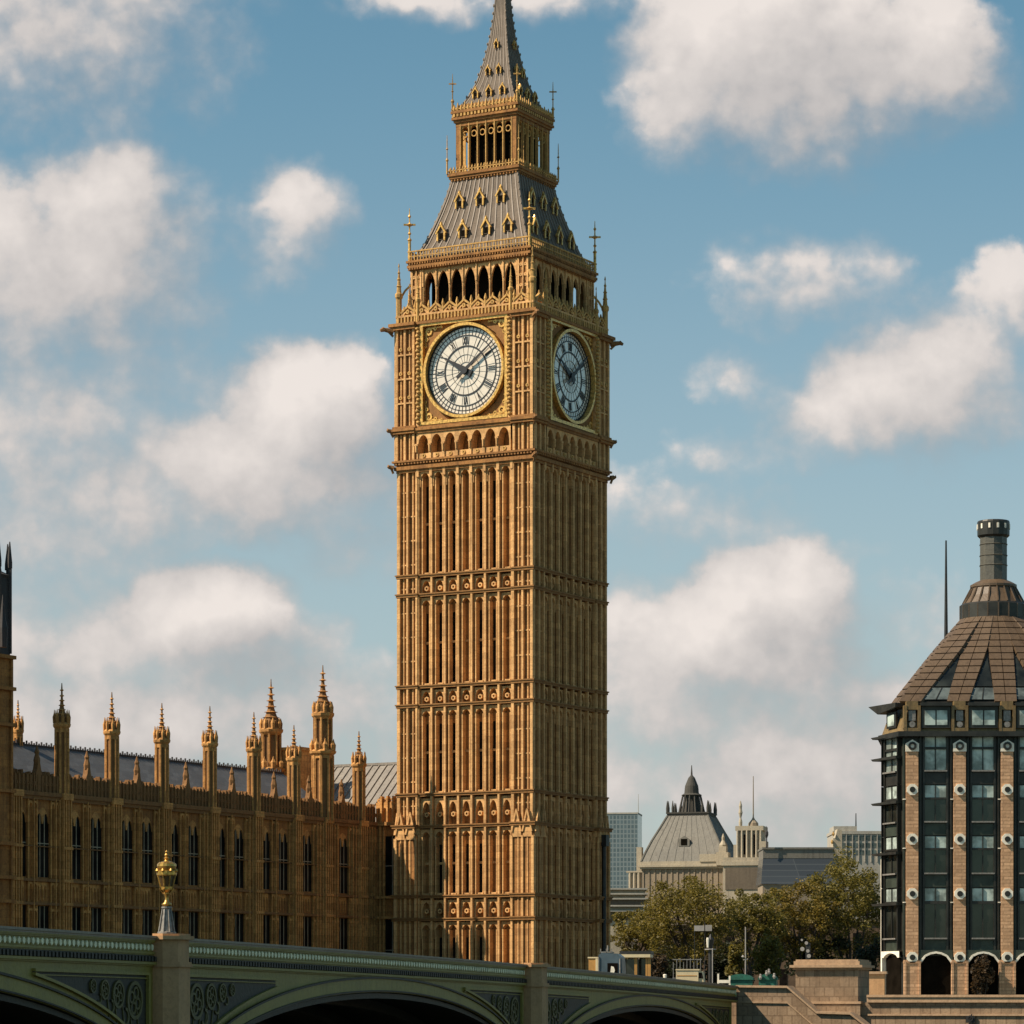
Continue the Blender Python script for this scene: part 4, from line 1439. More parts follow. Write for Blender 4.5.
LV = [(737, 747, 749.5, 770.5, 784, False), (785.5, 797.5, 799.5, 821.5, 835, True), (836.5, 848, 850, 873, 887, True), (888.5, 901, 904, 938, 951, True)]
for i in range(4):
    xm = (CXS[i] + CXS[i + 1]) / 2
    for lv in LV:
        bay_window(xm, FM(0), .74, lv)
    ar = MB(); ar.arch(CXS[i] + .48, CXS[i + 1] - .48, bz(962), bz(950), 1.05, bz(962), bz(954), 0, .36, 6, pw=1.8)
    ar.build("arch_hood", M['bronze_green'], office)
    hd = MB()
    for j in range(6):
        a0 = j / 6; a1 = (j + 1) / 6
        f_ = lambda q: (xm - 1.12 + 2.24 * q, bz(963) + (bz(952.5) - bz(963)) * (1 - abs(2 * q - 1) ** 1.8) ** .6)
        p0, p1 = f_(a0), f_(a1)
        hd.bar(p0[0], p0[1], p1[0], p1[1], .14, .3, .46)
    hd.build("arch_moulding", M['white'], office)
    ao = MB(); ao.fb(xm - 1.05, xm + 1.05, -.0, .03, 1.5, bz(956)); ao.build("arch_opening", M['void'], office)  # black sheet on the wall face, painted as shade inside the arch
for xc in CXS:
    stone_column(xc, FM(0))
# corner bay on the slant
for lv in LV:
    bay_window(.05, LEFT, .95, lv)
for z in (bz(735), bz(757), bz(802), bz(853), bz(904)):
    m = MB(LEFT); m.prism([(-2.5, z + .10), (-2.2, z - .06), (1.5, z - .08), (1.5, z + .12)], -.2, .5)
    m.build("sunshade_fin", M['bronze'], office)
m = MB(LEFT); m.fb(-1.42, -1.22, -.1, .24, 1.4, bz(850)); m.build("cream_pipe", M['white'], office)
m = MB(LEFT); m.arch(-1.15, 1.6, bz(957), bz(951), 1.1, bz(957.5), bz(953), 0, .3, 6); m.build("arch_hood", M['white'], office)
m = MB(LEFT); m.fb(-1.0, 1.3, 0, .03, 1.5, bz(956)); m.build("arch_opening", M['void'], office)  # corner arch shade is a painted black sheet too
for xc in CXS:                              # jamb_strip: small ledges and green edge strips beside the columns
    j = MB()
    for s_ in (-1, 1):
        j.fb(xc + s_ * .56 - .05, xc + s_ * .56 + .05, 0, .24, bz(955), bz(738))
    j.build("edge_strip", M['bronze_green'], office)
    for py in (799, 848, 902):
        j = MB(); j.fb(xc - .62, xc - .44, .1, .40, bz(py + 1), bz(py)); j.build("ledge", M['white'], office)
    j = MB(); j.fb(xc - .62, xc + .62, .3, .56, bz(963.5), bz(961.5))
    for s_ in (-1, 1):
        j.fb(xc + s_ * .50 - .07, xc + s_ * .50 + .07, .3, .58, 1.5, bz(961.5))
    j.build("base_moulding", M['sand'], office)
# eaves
m = MB()
ev = [(XL - .5, -.75), (XR + .6, -.75), (XR + .6, YD), (27.9, YD), (25.75, 3.2)]
extrude(m, ev, bz(737), bz(732)); m.build("eaves", M['bronze'], office)
# attic storey
ATZ0, ATZ1 = bz(732), bz(703)
m = MB()
b0 = [(XL - .1, -.3), (XR, -.3), (XR, YD), (28.2, YD), (26.0, 3.2)]
b1 = [(XL + .45, .35), (XR - .5, .35), (XR - .5, YD), (28.6, YD), (26.75, 3.5)]
k = 5
m.add([(x, y, ATZ0) for x, y in b0] + [(x, y, ATZ1) for x, y in b1], [tuple(range(k - 1, -1, -1)), tuple(range(k, 2 * k))] + [(i, (i + 1) % k, k + (i + 1) % k, k + i) for i in range(k)])
m.build("attic", M['brasstone'], office)
for i in range(4):
    xm = (CXS[i] + CXS[i + 1]) / 2
    a = MB(); a.box(xm - 1.0, xm + 1.0, -.42, .3, ATZ0 + .25, ATZ1 - .1)
    dm = a.build("attic_window", M['bronze'], office)
    b = MB(); b.box(xm - .78, xm - .05, -.46, -.40, ATZ0 + .45, ATZ1 - .55); b.box(xm + .05, xm + .78, -.46, -.40, ATZ0 + .45, ATZ1 - .55); b.build("pane", M['pane'], dm)
    c = MB(); c.box(xm - 1.08, xm + 1.08, -.75, .6, ATZ1 - .25, ATZ1 - .02); c.build("hood", M['bronze'], dm)
for xc in CXS:
    a = MB()
    for s_ in (-1, 1):
        a.box(xc + s_ * .48 - .1, xc + s_ * .48 + .1, -.48, .2, ATZ0, ATZ1 - .2)
    a.box(xc - .58, xc + .58, -.46, .2, ATZ0, ATZ0 + .25)
    a.box(xc - .40, xc + .40, -.44, .3, ATZ1 - .5, ATZ1 + .1)
    pr_ = a.build("attic_pier", M['brasstone'], office)
    b = MB(); b.box(xc - .24, xc + .24, -.36, -.28, ATZ0 + .75, ATZ1 - .55); b.ring(xc, ATZ0 + .5, .0, .22, .28, .42, 10); b.build("round_vent", M['greymetal'], pr_)
a = MB(LEFT); a.fb(-.75, .75, .0, .12, ATZ0 + .4, ATZ1 - .5); aw = a.build("attic_window", M['bronze'], office)
a = MB(LEFT); a.fb(-.5, .5, .1, .16, ATZ0 + .55, ATZ1 - .7); a.build("pane", M['pane'], aw)
a = MB(LEFT); a.prism([(-2.9, ATZ1 + .10), (-1.4, ATZ1 - .55), (1.4, ATZ1 - .25), (1.4, ATZ1 + .05)], -.3, .5); a.build("hood", M['bronze'], aw)
# big bronze roof tapering to the chimney
CX, CY, RZ0, RZ1, RT = 34.6, 8.2, ATZ1 - .02, 29.25, 2.2


def toppt(phi): return Vector((CX + RT * math.sin(phi), CY - RT * math.cos(phi), RZ1))


rim = []
for i in range(9):
    x = XL + .45 + (XR - .5 - XL - .45) * i / 8
    rim.append((Vector((x, .35, RZ0)), (x - CX) / 8.0 * R(46)))
rim.append((Vector((XR - .5, YD, RZ0)), R(135)))
rim.append((Vector((CX, YD, RZ0)), R(180)))
rim.append((Vector((28.6, YD, RZ0)), R(-135)))
rim.append((Vector((27.4, 9.0, RZ0)), R(-92)))
rim.append((Vector((26.8, 3.5, RZ0)), R(-60)))
m = MB(); vs = []
n = len(rim); lev = 6
for j in range(lev + 1):
    t = j / lev
    for p, ph in rim:
        q = p.lerp(toppt(ph), t)
        q.z = RZ0 + (RZ1 - RZ0) * (t ** .94)
        vs.append(tuple(q))
fs = [(j * n + i, j * n + (i + 1) % n, (j + 1) * n + (i + 1) % n, (j + 1) * n + i) for j in range(lev) for i in range(n)]
m.add(vs, fs); roofo = m.build("roof", M['bronze'], office)


def band(base, phi, tang, w0, wmid, wtop):
    mb = MB(); nt = 13
    up = Vector((math.sin(phi), -math.cos(phi), 0)) * .16 + Vector((0, 0, .12))
    tt = Vector((math.cos(phi), math.sin(phi), 0))
    tp = toppt(phi)
    def pos(t, sgn, side=0.0):
        c = base.lerp(tp, t); c.z = RZ0 + (RZ1 - RZ0) * (t ** .94)
        wv = w0 + (wmid - w0) * min(1, t / .6) if t < .6 else wmid + (wtop - wmid) * (t - .6) / .4
        tg = tang.lerp(tt, t).normalized()
        return c + tg * (wv * sgn) + up
    for i in range(nt):
        t0, t1 = i / nt + .006, (i + 1) / nt - .006
        for a_, b_ in ((-1, -.03), (.03, 1)):
            a = [pos(t0, a_), pos(t0, b_), pos(t1, b_), pos(t1, a_)]
            mb.add([tuple(p) for p in a] + [tuple(p - up * 1.3) for p in a], [(0, 1, 2, 3), (0, 4, 5, 1), (1, 5, 6, 2), (2, 6, 7, 3), (3, 7, 4, 0)])
    mb.build("roof_rib", M['tile'], roofo)


for xc in CXS:
    band(Vector((xc, .30, RZ0)), (xc - CX) / 8.0 * R(46), Vector((1, 0, 0)), .76, .86, .50)
band(Vector((26.95, 2.2, RZ0)), R(-53), Vector((.35, -.94, 0)), .8, .62, .32)
for xx, yy, ph in ((26.95, 5.5, -72), (27.35, 9.0, -92)):
    band(Vector((xx, yy, RZ0)), R(ph), Vector((0, -1, 0)), .9, .8, .42)
for i in range(4):
    xm = (CXS[i] + CXS[i + 1]) / 2
    ph = (xm - CX) / 8.0 * R(46)
    bp = Vector((xm, .32, RZ0)); tp = toppt(ph)
    def wpos(t, sg, off=.07):
        c = bp.lerp(tp, t); c.z = RZ0 + (RZ1 - RZ0) * (t ** .94)
        return tuple(c + Vector((sg * .92 * max(0, 1 - t / .52), -off, off)))
    b = MB(); b.add([wpos(.03, -1), wpos(.03, 1), wpos(.15, 1), wpos(.15, -1)], [(0, 1, 2, 3)])
    rl_ = b.build("roof_light", M['lightglass'], roofo)
    b = MB(); b.add([wpos(.03, -.05, .09), wpos(.03, .05, .09), wpos(.15, .05, .09), wpos(.15, -.05, .09)], [(0, 1, 2, 3)]); b.build("glazing_bar", M['bronze'], rl_)
    b = MB(); b.add([wpos(.165, -1), wpos(.165, 1), wpos(.5, .1), wpos(.5, -.1)], [(0, 1, 2, 3)]); b.build("dark_roof_glazing", M['paned'], roofo)
m = MB()
m.lathe([(2.42, 29.0), (2.42, 30.3), (2.3, 30.42)], 20, (CX, CY)); m.build("chimney_drum", M['bronze'], office)
m = MB()
for i in range(20):
    a = i * math.pi / 10
    m.tube((CX + 2.40 * math.cos(a), CY + 2.40 * math.sin(a), 29.1), (CX + 2.40 * math.cos(a), CY + 2.40 * math.sin(a), 30.3), .06, .06, 4)
    m.tube((CX + 2.22 * math.cos(a), CY + 2.22 * math.sin(a), 30.45), (CX + 1.60 * math.cos(a), CY + 1.60 * math.sin(a), 31.62), .07, .06, 4)
m.lathe([(2.25, 30.4), (1.85, 31.0), (1.58, 31.6)], 20, (CX, CY), cap=False); m.build("chimney_skirt", M['tile'], office)
m = MB(); m.lathe([(1.60, 31.55), (1.68, 31.62), (1.68, 31.78), (1.58, 31.84), (1.3, 32.0), (1.03, 32.12)], 20, (CX, CY)); m.build("chimney_collar", M['tile'], office)
m = MB(); m.lathe([(1.0, 32.0), (1.0, 35.35)], 10, (CX, CY), .2)
for z in (33.2, 33.9, 34.7, 35.4):
    m.lathe([(1.0, z - .04), (1.05, z), (1.0, z + .04)], 10, (CX, CY), .2, cap=False)
ch = m.build("chimney", M['chim'], office)
m = MB(); m.lathe([(1.0, 35.2), (1.16, 35.35), (1.17, 36.3), (1.12, 36.4), (1.0, 36.43)], 18, (CX, CY)); cc = m.build("chimney_crown", M['bronze'], office)
m = MB()
for i in range(12):
    a = i * math.pi / 6 + .13
    m.M = Matrix.Translation((CX, CY, 0)) @ Matrix.Rotation(a, 4, 'Z')
    m.box(1.14, 1.21, -.07, .07, 35.8, 36.15)
m.build("crown_slot", M['white'], cc)
mast = thing("roof_mast", "thin black tapered mast rising from the bronze roof beside the chimney", "mast", (31.5, 235.5, 27.4))
m = MB(); m.tube((0, 0, 0), (0, 0, 7.95), .15, .06, 8); m.lathe([(.26, 0), (.26, .3), (.15, .5)], 8); m.build("pole", M['iron'], mast)

# ---------------------------------------------------------------- buildings farther off
def win_grid(par, mat, x0, x1, z0, z1, nx, nz, fx=.55, fz=.6, d0=0, d1=.06):
    for i in range(nx):
        for j in range(nz):
            cx = x0 + (x1 - x0) * (i + .5) / nx; cz = z0 + (z1 - z0) * (j + .5) / nz
            hx = (x1 - x0) / nx * fx / 2; hz = (z1 - z0) / nz * fz / 2
            mb = MB(); mb.fb(cx - hx, cx + hx, d0, d1, cz - hz, cz + hz); mb.build("window", mat, par)


YH = 430.0
hp = lambda px, py, Y=YH: P(px, py, Y)
hsc = F / YH
hall = thing("domed_hall", "pale stone hall with grey square lead dome, dark lantern and finial", "hall", (0, 0, 0))
A = R(-15)
hc = hp(690, 900); s_ = 5.65
HM = Matrix.Translation((hc.x + .55, YH + 6, 0)) @ Matrix.Rotation(A, 4, 'Z')
zr = hp(0, 861).z; zt = hp(0, 814).z
m = MB(HM); m.slab(s_ - .1, 1.0, zr - .7)
hwall = m.build("wall", M['hall'], hall)
m = MB(HM); m.slab(s_ + .15, zr - 1.0, zr - .75); m.slab(s_ + .4, zr - .75, zr - .5); m.slab(s_ + .1, zr - .5, zr)
m.build("cornice", M['hall_white'], hall)
m = MB(HM)
m.sq([(5.7, zr), (5.22, zr + 1.25), (4.5, zr + 2.85), (3.68, zr + 4.4), (2.75, zt)])
dome = m.build("dome_roof", M['hall_roof'], hall)
m = MB(HM)
for k in range(4):
    m.M = HM @ FM(k)
    pr_ = [(5.7, zr), (5.22, zr + 1.25), (4.5, zr + 2.85), (3.68, zr + 4.4), (2.75, zt)]
    for t in (-.8, -.6, -.4, -.2, 0, .2, .4, .6, .8):
        for (h0, z0), (h1, z1) in zip(pr_, pr_[1:]):
            m.tube((t * h0, -h0, z0), (t * h1, -h1, z1), .055, .055, 4)
    for (h0, z0), (h1, z1) in zip(pr_, pr_[1:]):
        m.tube((h0, -h0, z0), (h1, -h1, z1), .14, .14, 5)
m.build("roof_rolls", M['hall_roof'], dome)
m = MB(HM); m.prism([(-.75, zr + 2.0), (.75, zr + 2.0), (.75, zr + 2.9), (0, zr + 3.4), (-.75, zr + 2.9)], 3.0, 4.95)
dm = m.build("dormer", M['hall_roof'], dome)
m = MB(HM); m.fb(-.42, .42, 4.9, 4.98, zr + 2.15, zr + 3.0); m.build("opening", M['void'], dm)  # dormer's dark inside painted as a thin black panel
m = MB(HM); m.slab(2.8, zt, zt + .25); m.slab(2.9, zt + .25, zt + .45); m.build("platform", M['hall_dark'], hall)
m = MB(HM)
z1 = hp(0, 786).z; z2 = hp(0, 774).z; z3 = hp(0, 762).z
m.lathe([(1.2, zt + .4), (1.0, zt + 2.0), (1.1, z1 - .95), (1.4, z1 - .85), (1.0, z1 - .6), (.95, z1), (.9, z1 + .4), (.45, z2 - .1), (.14, z2 + .25), (.05, z3)], 16)
for i in range(12):
    a = i * math.pi / 6
    m.tube((1.75 * math.cos(a), 1.75 * math.sin(a), zt + .4), (1.22 * math.cos(a), 1.22 * math.sin(a), z1 - .9), .16, .12, 6)
m.build("lantern", M['hall_dark'], hall)
for sx in (-1, 1):
    for sy in (-1, 1):
        m = MB(HM)
        for ox, oy in ((0, 0), (.75, 0), (0, .75)):
            m.lathe([(.16, zt + .4), (.18, zt + 1.0), (.04, zt + 2.0)], 6, (sx * (2.75 - ox), sy * (2.75 - oy)))
        m.build("pinnacle", M['hall_dark'], hall)
# attic pieces around the dome
ATT = [(640, 852, 12, 40), (731, 840, 9, 40)]
m = MB(HM)
for (x0, x1, y0, y1, z0, z1) in ((-7.6, -5.7, -4.6, -1, 1, zr - 1.2), (-6.6, -5.9, -4.4, -3.4, zr - 1.2, zr + 2.0), (4.6, 6.2, -6.2, -4.4, zr - .6, zr + 1.1), (4.9, 5.9, -6.0, -4.8, zr + 1.1, zr + 1.9),
                              (-7.9, -5.5, -4.9, -1, zr - 1.4, zr - 1.2), (2.3, 4.6, -5.9, -4.6, zr - .1, zr + .9)):
    m.box(x0, x1, y0, y1, z0, z1)
for x in (-7.4, -6.8, -6.2):
    m.tube((x, -4.7, 12), (x, -4.7, zr - 1.4), .2, .2, 8)
m.lathe([(.5, zr + 1.9), (.55, zr + 2.1), (.2, zr + 2.7), (.22, zr + 3.1), (.05, zr + 3.6)], 8, (5.4, -5.4))
m.build("attic_block", M['hall_white'], hall)
# pilasters
m = MB(HM)
for i in range(15):
    u = -5.4 + 10.8 * i / 14
    m.fb(u - .10, u + .10, s_ - .12, s_ + .0, 1, zr - 1.0)
m.build("pilaster_strip", M['hall'], hall)

tur = thing("stone_turret", "ornate white stone turret with statue and flagpole right of the grey dome", "turret", (hp(748, 900).x, YH - 4, 0), R(-12))
TZ = lambda py: hp(0, py, YH - 4).z
m = MB(); m.box(-3.3, 2.9, -2, 5, 1, TZ(866)); m.box(-3.5, 3.1, -2.2, 5, TZ(866), TZ(862)); m.box(-3.3, 2.9, -2, 5, TZ(862), TZ(858))
m.box(-1.5, 1.7, -1.4, 2.6, TZ(860), TZ(831)); m.box(-1.75, 1.95, -1.65, 2.8, TZ(831), TZ(826.5)); m.box(-2.0, -1.2, -1.5, 0, TZ(858), TZ(845)); m.box(1.4, 2.4, -1.7, 0, TZ(858), TZ(842))
m.build("wall", M['hall_white'], tur)
for u in (-1.45, -.85, -.2, .45, 1.05, 1.6):
    m = MB(); m.tube((u, -1.55, TZ(858)), (u, -1.55, TZ(831)), .17, .15, 8)
    m.build("column", M['hall_white'], tur)
for u in (-.5, .75):
    m = MB(); m.box(u - .2, u + .2, -1.5, -1.42, TZ(855), TZ(835))
    m.build("window", M['slit'], tur)
m = MB(); m.box(-3.0, 2.6, -2.1, -2.02, TZ(890), TZ(868)); m.build("shaded_opening", M['hall_shade'], tur)  # dark panel on the wall with the shade painted in
m = MB(); m.lathe([(.22, TZ(826.5)), (.25, TZ(822)), (.12, TZ(818)), (.28, TZ(813)), (.18, TZ(809)), (.22, TZ(806)), (.05, TZ(801))], 8, (-1.2, -.6)); m.build("statue", M['hall_white'], tur)
m = MB(); m.lathe([(.7, TZ(826.5)), (.65, TZ(823)), (.2, TZ(819)), (.09, TZ(817)), (.05, TZ(776))], 8, (.35, .4)); m.build("flagpole", M['hall'], tur)

sl = thing("slate_roofed_block", "long low block with banded dark slate mansard roof behind the trees", "building", (hp(800, 900, 400).x, 400, 0), 0)
zz = lambda py: P(0, py, 400).z
m = MB(); m.box(-4.6, 4.2, 0, 8, 1, zz(884)); m.build("wall", M['hall'], sl)
m = MB(); m.add([(-4.8, -.2, zz(884)), (4.4, -.2, zz(884)), (4.2, .8, zz(858)), (-4.5, .8, zz(858)), (4.2, 8, zz(858)), (-4.5, 8, zz(858)), (4.4, 9, zz(884)), (-4.8, 9, zz(884))], [(0, 1, 2, 3), (3, 2, 4, 5), (1, 6, 4, 2), (0, 3, 5, 7)])
m.build("slate_roof", M['slate2'], sl)
m = MB(); m.box(-4.5, 4.25, .75, 8, zz(858), zz(849)); m.box(-4.6, 4.35, .6, 8, zz(849), zz(847)); m.build("roof_band", M['hall_roof'], sl)
m = MB(); m.lathe([(.1, zz(848)), (.08, zz(838)), (.22, zz(835)), (.22, zz(832)), (.05, zz(830)), (.03, zz(826))], 6, (-4.1, .2)); m.build("roof_finial", M['blackstone'], sl)

mo = thing("office_slab", "pale concrete slab block with grid of windows and rooftop mast", "office block", (P(858, 900, 420).x, 420, 0), 0)
zz = lambda py: P(0, py, 420).z
m = MB(); m.box(-3.2, 4.2, .1, 8, 1, zz(834)); m.box(-3.3, 4.3, -.05, 8, zz(834), zz(831)); m.box(-3.1, -.1, .4, 6, zz(831), zz(826)); m.build("wall", M['conc'], mo)
win_grid(mo, glass("grey_green_office_glass", (.08, .095, .085), .3), -3.1, 4.1, zz(856), zz(834.5), 9, 3, .72, .62, -.12, -.06)
m = MB()
for i in range(10):
    u = -3.1 + 7.2 * i / 9
    m.fb(u - .05, u + .05, -.1, .02, zz(862), zz(834))
m.build("mullion", M['conc'], mo)
m = MB(); m.tube((.05, 3, zz(831)), (.05, 3, zz(812)), .10, .06, 6); m.build("mast", M['iron'], mo)
gb = thing("stone_gable", "narrow weathered cream stone gable end rising beside the pale concrete block", "gable", (P(836, 900, 405).x, 405, 0), 0)
zz = lambda py: P(0, py, 405).z
m = MB(); m.prism([(-1.3, 1), (.9, 1), (.75, zz(830)), (.2, zz(829)), (-.1, zz(838)), (-.35, zz(838)), (-.4, zz(855)), (-.9, zz(868)), (-1.3, zz(870))], -3, 0); m.build("wall", M['hall_white'], gb)
m = MB()
for py in (834, 842, 850, 860, 868):
    m.lathe([(.1, zz(py) - .25), (.2, zz(py)), (.05, zz(py) + .3)], 5, (-.35 - (py - 834) * .02, -.1))
m.build("gable_carving", M['giltstone'], gb)

gt = thing("glass_tower", "far blue grey glazed office tower with faint grid behind the clock tower", "office tower", (P(620, 900, 900).x, 900, 0), R(-8))
zz = lambda py: P(0, py, 900).z
m = MB(); m.box(-4.6, 4.9, 0, 12, 1, zz(814)); m.build("glazed_wall", M['tower_glass'], gt)
m = MB(); m.box(-4.7, 5.0, -.15, 12, zz(814), zz(812.5)); m.box(-7.5, -4.5, 2, 12, 1, zz(817)); m.build("parapet", M['conc'], gt)
m = MB(); m.tube((4.6, 5, zz(813)), (4.6, 5, zz(793)), .12, .05, 5); m.build("mast", M['conc'], gt)

cb2 = thing("colonnaded_block", "cream stone block with deep stepped cornices beyond the foot of the clock tower", "building", (P(622, 900, 370).x, 370, 0), 0)
zz = lambda py: P(0, py, 370).z
m = MB(); m.box(-6, 2.9, .3, 8, 1, zz(898)); m.box(-6, 2.6, .6, 8, zz(898), zz(888)); m.build("wall", M['hall_white'], cb2)
m = MB()
for py, e in ((888, .0), (893, -.15), (898, -.5), (905, -.35), (910, -.2)):
    m.box(-6, 2.95, e, 8.1, zz(py + 1.6), zz(py))
m.build("cornice", M['conc'], cb2)
m = MB(); m.fb(-6, 2.9, .15, .2, zz(904.5), zz(899.7)); m.fb(-6, 2.9, -.29, -.2, zz(920), zz(912)); m.build("shaded_band", M['hall_shade'], cb2)  # dark strips between the cornices, their shade painted in

# a low brick terrace closing the view behind the trees
for i, (x0, x1, py, lab) in enumerate(((640, 700, 925, "low brown brick house behind the tree nearest the clock tower"), (702, 772, 918, "wider brown brick house behind the middle street trees"), (774, 884, 922, "long brown brick house behind the trees next to the bronze roofed office"))):
    Y = 340
    X0, X1 = P(x0, 0, Y).x, P(x1, 0, Y).x
    h = thing("brick_house", lab, "house", ((X0 + X1) / 2, Y, 0), 0)
    hw = (X1 - X0) / 2; z1 = P(0, py, Y).z
    m = MB(); m.box(-hw, hw, 0, 8, 1, z1); m.build("wall", M['brown_brick'], h)
    m = MB(); m.box(-hw - .1, hw + .1, -.2, 8, z1, z1 + .3); m.build("cornice", M['hall'], h)
    win_grid(h, M['slit'], -hw, hw, 2.2, z1 - .4, max(3, int(hw * 1.2)), 2, .4, .6, 0, .05)
# ---------------------------------------------------------------- trees
def leaf_cloud(mb, rng, c, r, n, size):
    for _ in range(n):
        while True:
            p = Vector((rng.uniform(-1, 1), rng.uniform(-1, 1), rng.uniform(-1, 1)))
            if p.length <= 1: break
        q = Vector((c[0] + p.x * r[0], c[1] + p.y * r[1], c[2] + p.z * r[2]))
        a = Vector((rng.uniform(-1, 1), rng.uniform(-1, 1), rng.uniform(-.6, .6))).normalized()
        b_ = a.cross(Vector((rng.uniform(-1, 1), rng.uniform(-1, 1), rng.uniform(-1, 1)))).normalized()
        s_ = size * rng.uniform(.6, 1.3)
        mb_v = [q - a * s_, q + b_ * s_ * .6, q + a * s_, q - b_ * s_ * .6]
        o = len(mb.v)
        mb.v += [tuple(v) for v in mb_v]; mb.f.append([o, o + 1, o + 2, o + 3]); mb.mi.append(0)


def tree(label, tx, Y, cx, cy, rx, ry, mat, seed, name="street_tree", clumps=90, per=42, size=.12, group="trees on the embankment"):
    rng = random.Random(seed)
    base = P(tx, 1000, Y); base.z = 1.5
    c = P(cx, cy, Y) - base
    RX, RZ = rx * 1.07 / F * Y, ry / F * Y
    t = thing(name, label, "tree", base, 0, group)
    tb = MB()
    fork = Vector((c.x * .25, 0, max(1.2, (c.z - RZ) * .62)))
    tr = .13 + RX * .035
    tb.tube((0, 0, -.2), tuple(fork * .5 + Vector((.06, 0, 0))), tr * 1.25, tr, 8)
    tb.tube(tuple(fork * .5 + Vector((.06, 0, 0))), tuple(fork), tr, tr * .85, 8)
    tips = []
    nl = 7
    for i in range(nl):
        a = 2 * math.pi * i / nl + rng.uniform(-.3, .3)
        e = Vector((c.x + RX * .55 * math.cos(a), RX * .5 * math.sin(a), c.z + RZ * rng.uniform(-.35, .35)))
        mid = fork.lerp(e, .45) + Vector((rng.uniform(-.3, .3), rng.uniform(-.3, .3), rng.uniform(.1, .5)))
        tb.tube(tuple(fork), tuple(mid), tr * .62, tr * .42, 6)
        tb.tube(tuple(mid), tuple(e), tr * .42, tr * .22, 5)
        for j in range(5):
            b_ = mid.lerp(e, rng.uniform(.2, 1))
            d = Vector((rng.gauss(0, 1), rng.gauss(0, 1), rng.gauss(.5, .8))).normalized()
            f_ = b_ + Vector((d.x * RX * .42, d.y * RX * .42, d.z * RZ * .55))
            tb.tube(tuple(b_), tuple(f_), tr * .18, tr * .06, 4)
            for q in range(3):
                d2 = Vector((rng.gauss(0, 1), rng.gauss(0, 1), rng.gauss(.2, .8))).normalized() * RX * .22
                st = b_.lerp(f_, rng.uniform(.4, 1))
                tb.tube(tuple(st), tuple(st + d2), tr * .07, tr * .03, 3)
    tb.build("trunk", M['bark'], t)
    lf = MB()
    for i in range(clumps):
        while True:
            p = Vector((rng.uniform(-1, 1), rng.uniform(-1, 1), rng.uniform(-1, 1)))
            if .25 < p.length <= 1: break
        p *= (1.0 + .10 * math.sin(7 * math.atan2(p.z, p.x) + seed))
        if p.z < -.3 and rng.random() < .45: continue
        cc = (c.x + p.x * RX * .93, p.y * RX * .93, c.z + p.z * RZ * .93)
        cr = RX * rng.uniform(.12, .27)
        leaf_cloud(lf, rng, cc, (cr, cr, cr * .8), int(per * 3.0 * rng.uniform(.6, 1.4)), size)
    lf.build("crown", mat, t)
    return t


tree("small olive tree with forked trunk next to the clock tower's drainpipe", 632, 288, 638, 934, 26, 32, M['leaf'], 3, clumps=75, per=34)
tree("spreading olive tree with leaning trunk in front of the domed hall", 696, 283, 688, 922, 52, 45, M['leaf'], 5, clumps=150, per=42)
tree("olive tree with straight dark trunk below the stone turret", 749, 290, 748, 925, 37, 41, M['leaf2'], 8, clumps=110, per=42)
tree("amber tinged tree above the large stone pedestal", 806, 294, 800, 922, 38, 44, M['leaf3'], 11, clumps=110, per=42)
tree("tallest green tree, against the bronze roofed office building", 851, 298, 847, 912, 44, 58, M['leaf2'], 15, clumps=170, per=46)
tree("thin amber sapling between the pedestal tree and the middle street trees", 776, 306, 775, 935, 22, 32, M['leaf3'], 21, clumps=60, per=36)


def bush(label, px, py, rx, ry, Y, mat, seed, name="bush", n=1500, size=.14):
    rng = random.Random(seed)
    b0 = P(px, 1000, Y); b0.z = 1.5
    t = thing(name, label, "bush", b0)
    RX, RZ = rx / F * Y, ry / F * Y
    cz = P(px, py, Y).z - 1.5
    s_ = MB()
    for i in range(12):
        a = i * .9
        s_.tube((0, 0, -.1), (RX * .6 * math.cos(a), RX * .6 * math.sin(a), cz + RZ * .5 * math.sin(i)), .04, .015, 4)
    s_.build("stem", M['bark'], t)
    l = MB()
    for i in range(26):
        a = rng.uniform(0, 6.28); q = rng.uniform(.2, .85)
        leaf_cloud(l, rng, (RX * q * math.cos(a), RX * q * math.sin(a) * .7, cz + RZ * rng.uniform(-.7, .7)), (RX * .3, RX * .3, RZ * .35), n // 26, size)
    l.build("foliage", mat, t)


bush("bare brown shrub between the ochre shelter and the cream van", 659, 972, 12, 18, 225, M['shrub'], 1)
bush("dark shrub under the spreading olive tree", 672, 962, 34, 22, 296, M['hedge'], 2, n=2600, size=.2)
bush("dark shrub behind the green canvas stall", 728, 962, 26, 24, 297, M['hedge'], 4, n=2600, size=.2)
bush("yellow green shrub at the stall with the pale pole", 735, 962, 9, 17, 236, M['leaf'], 14)
bush("bright green shrub left of the stone pedestal", 768, 958, 18, 24, 262, M['leaf2'], 6, n=2200)
bush("dark shrub above the stone pedestal", 815, 955, 34, 20, 296, M['hedge'], 9, n=2600, size=.2)
bush("dark shrub beside the cream pipe of the office", 868, 960, 16, 26, 262, M['hedge'], 10, n=2200)
bush("withered brown creeper in the third archway of the office", 982, 975, 13, 20, 224.3, M['shrub'], 12, n=1800)

# ---------------------------------------------------------------- on the bridge approach
def at(px, Y, z=1.62): 
    v = P(px, 1000, Y); v.z = z
    return v


def zat(py, Y): return ZC + (1000 - py) / F * Y


Yv = 196.0
k_ = F / Yv
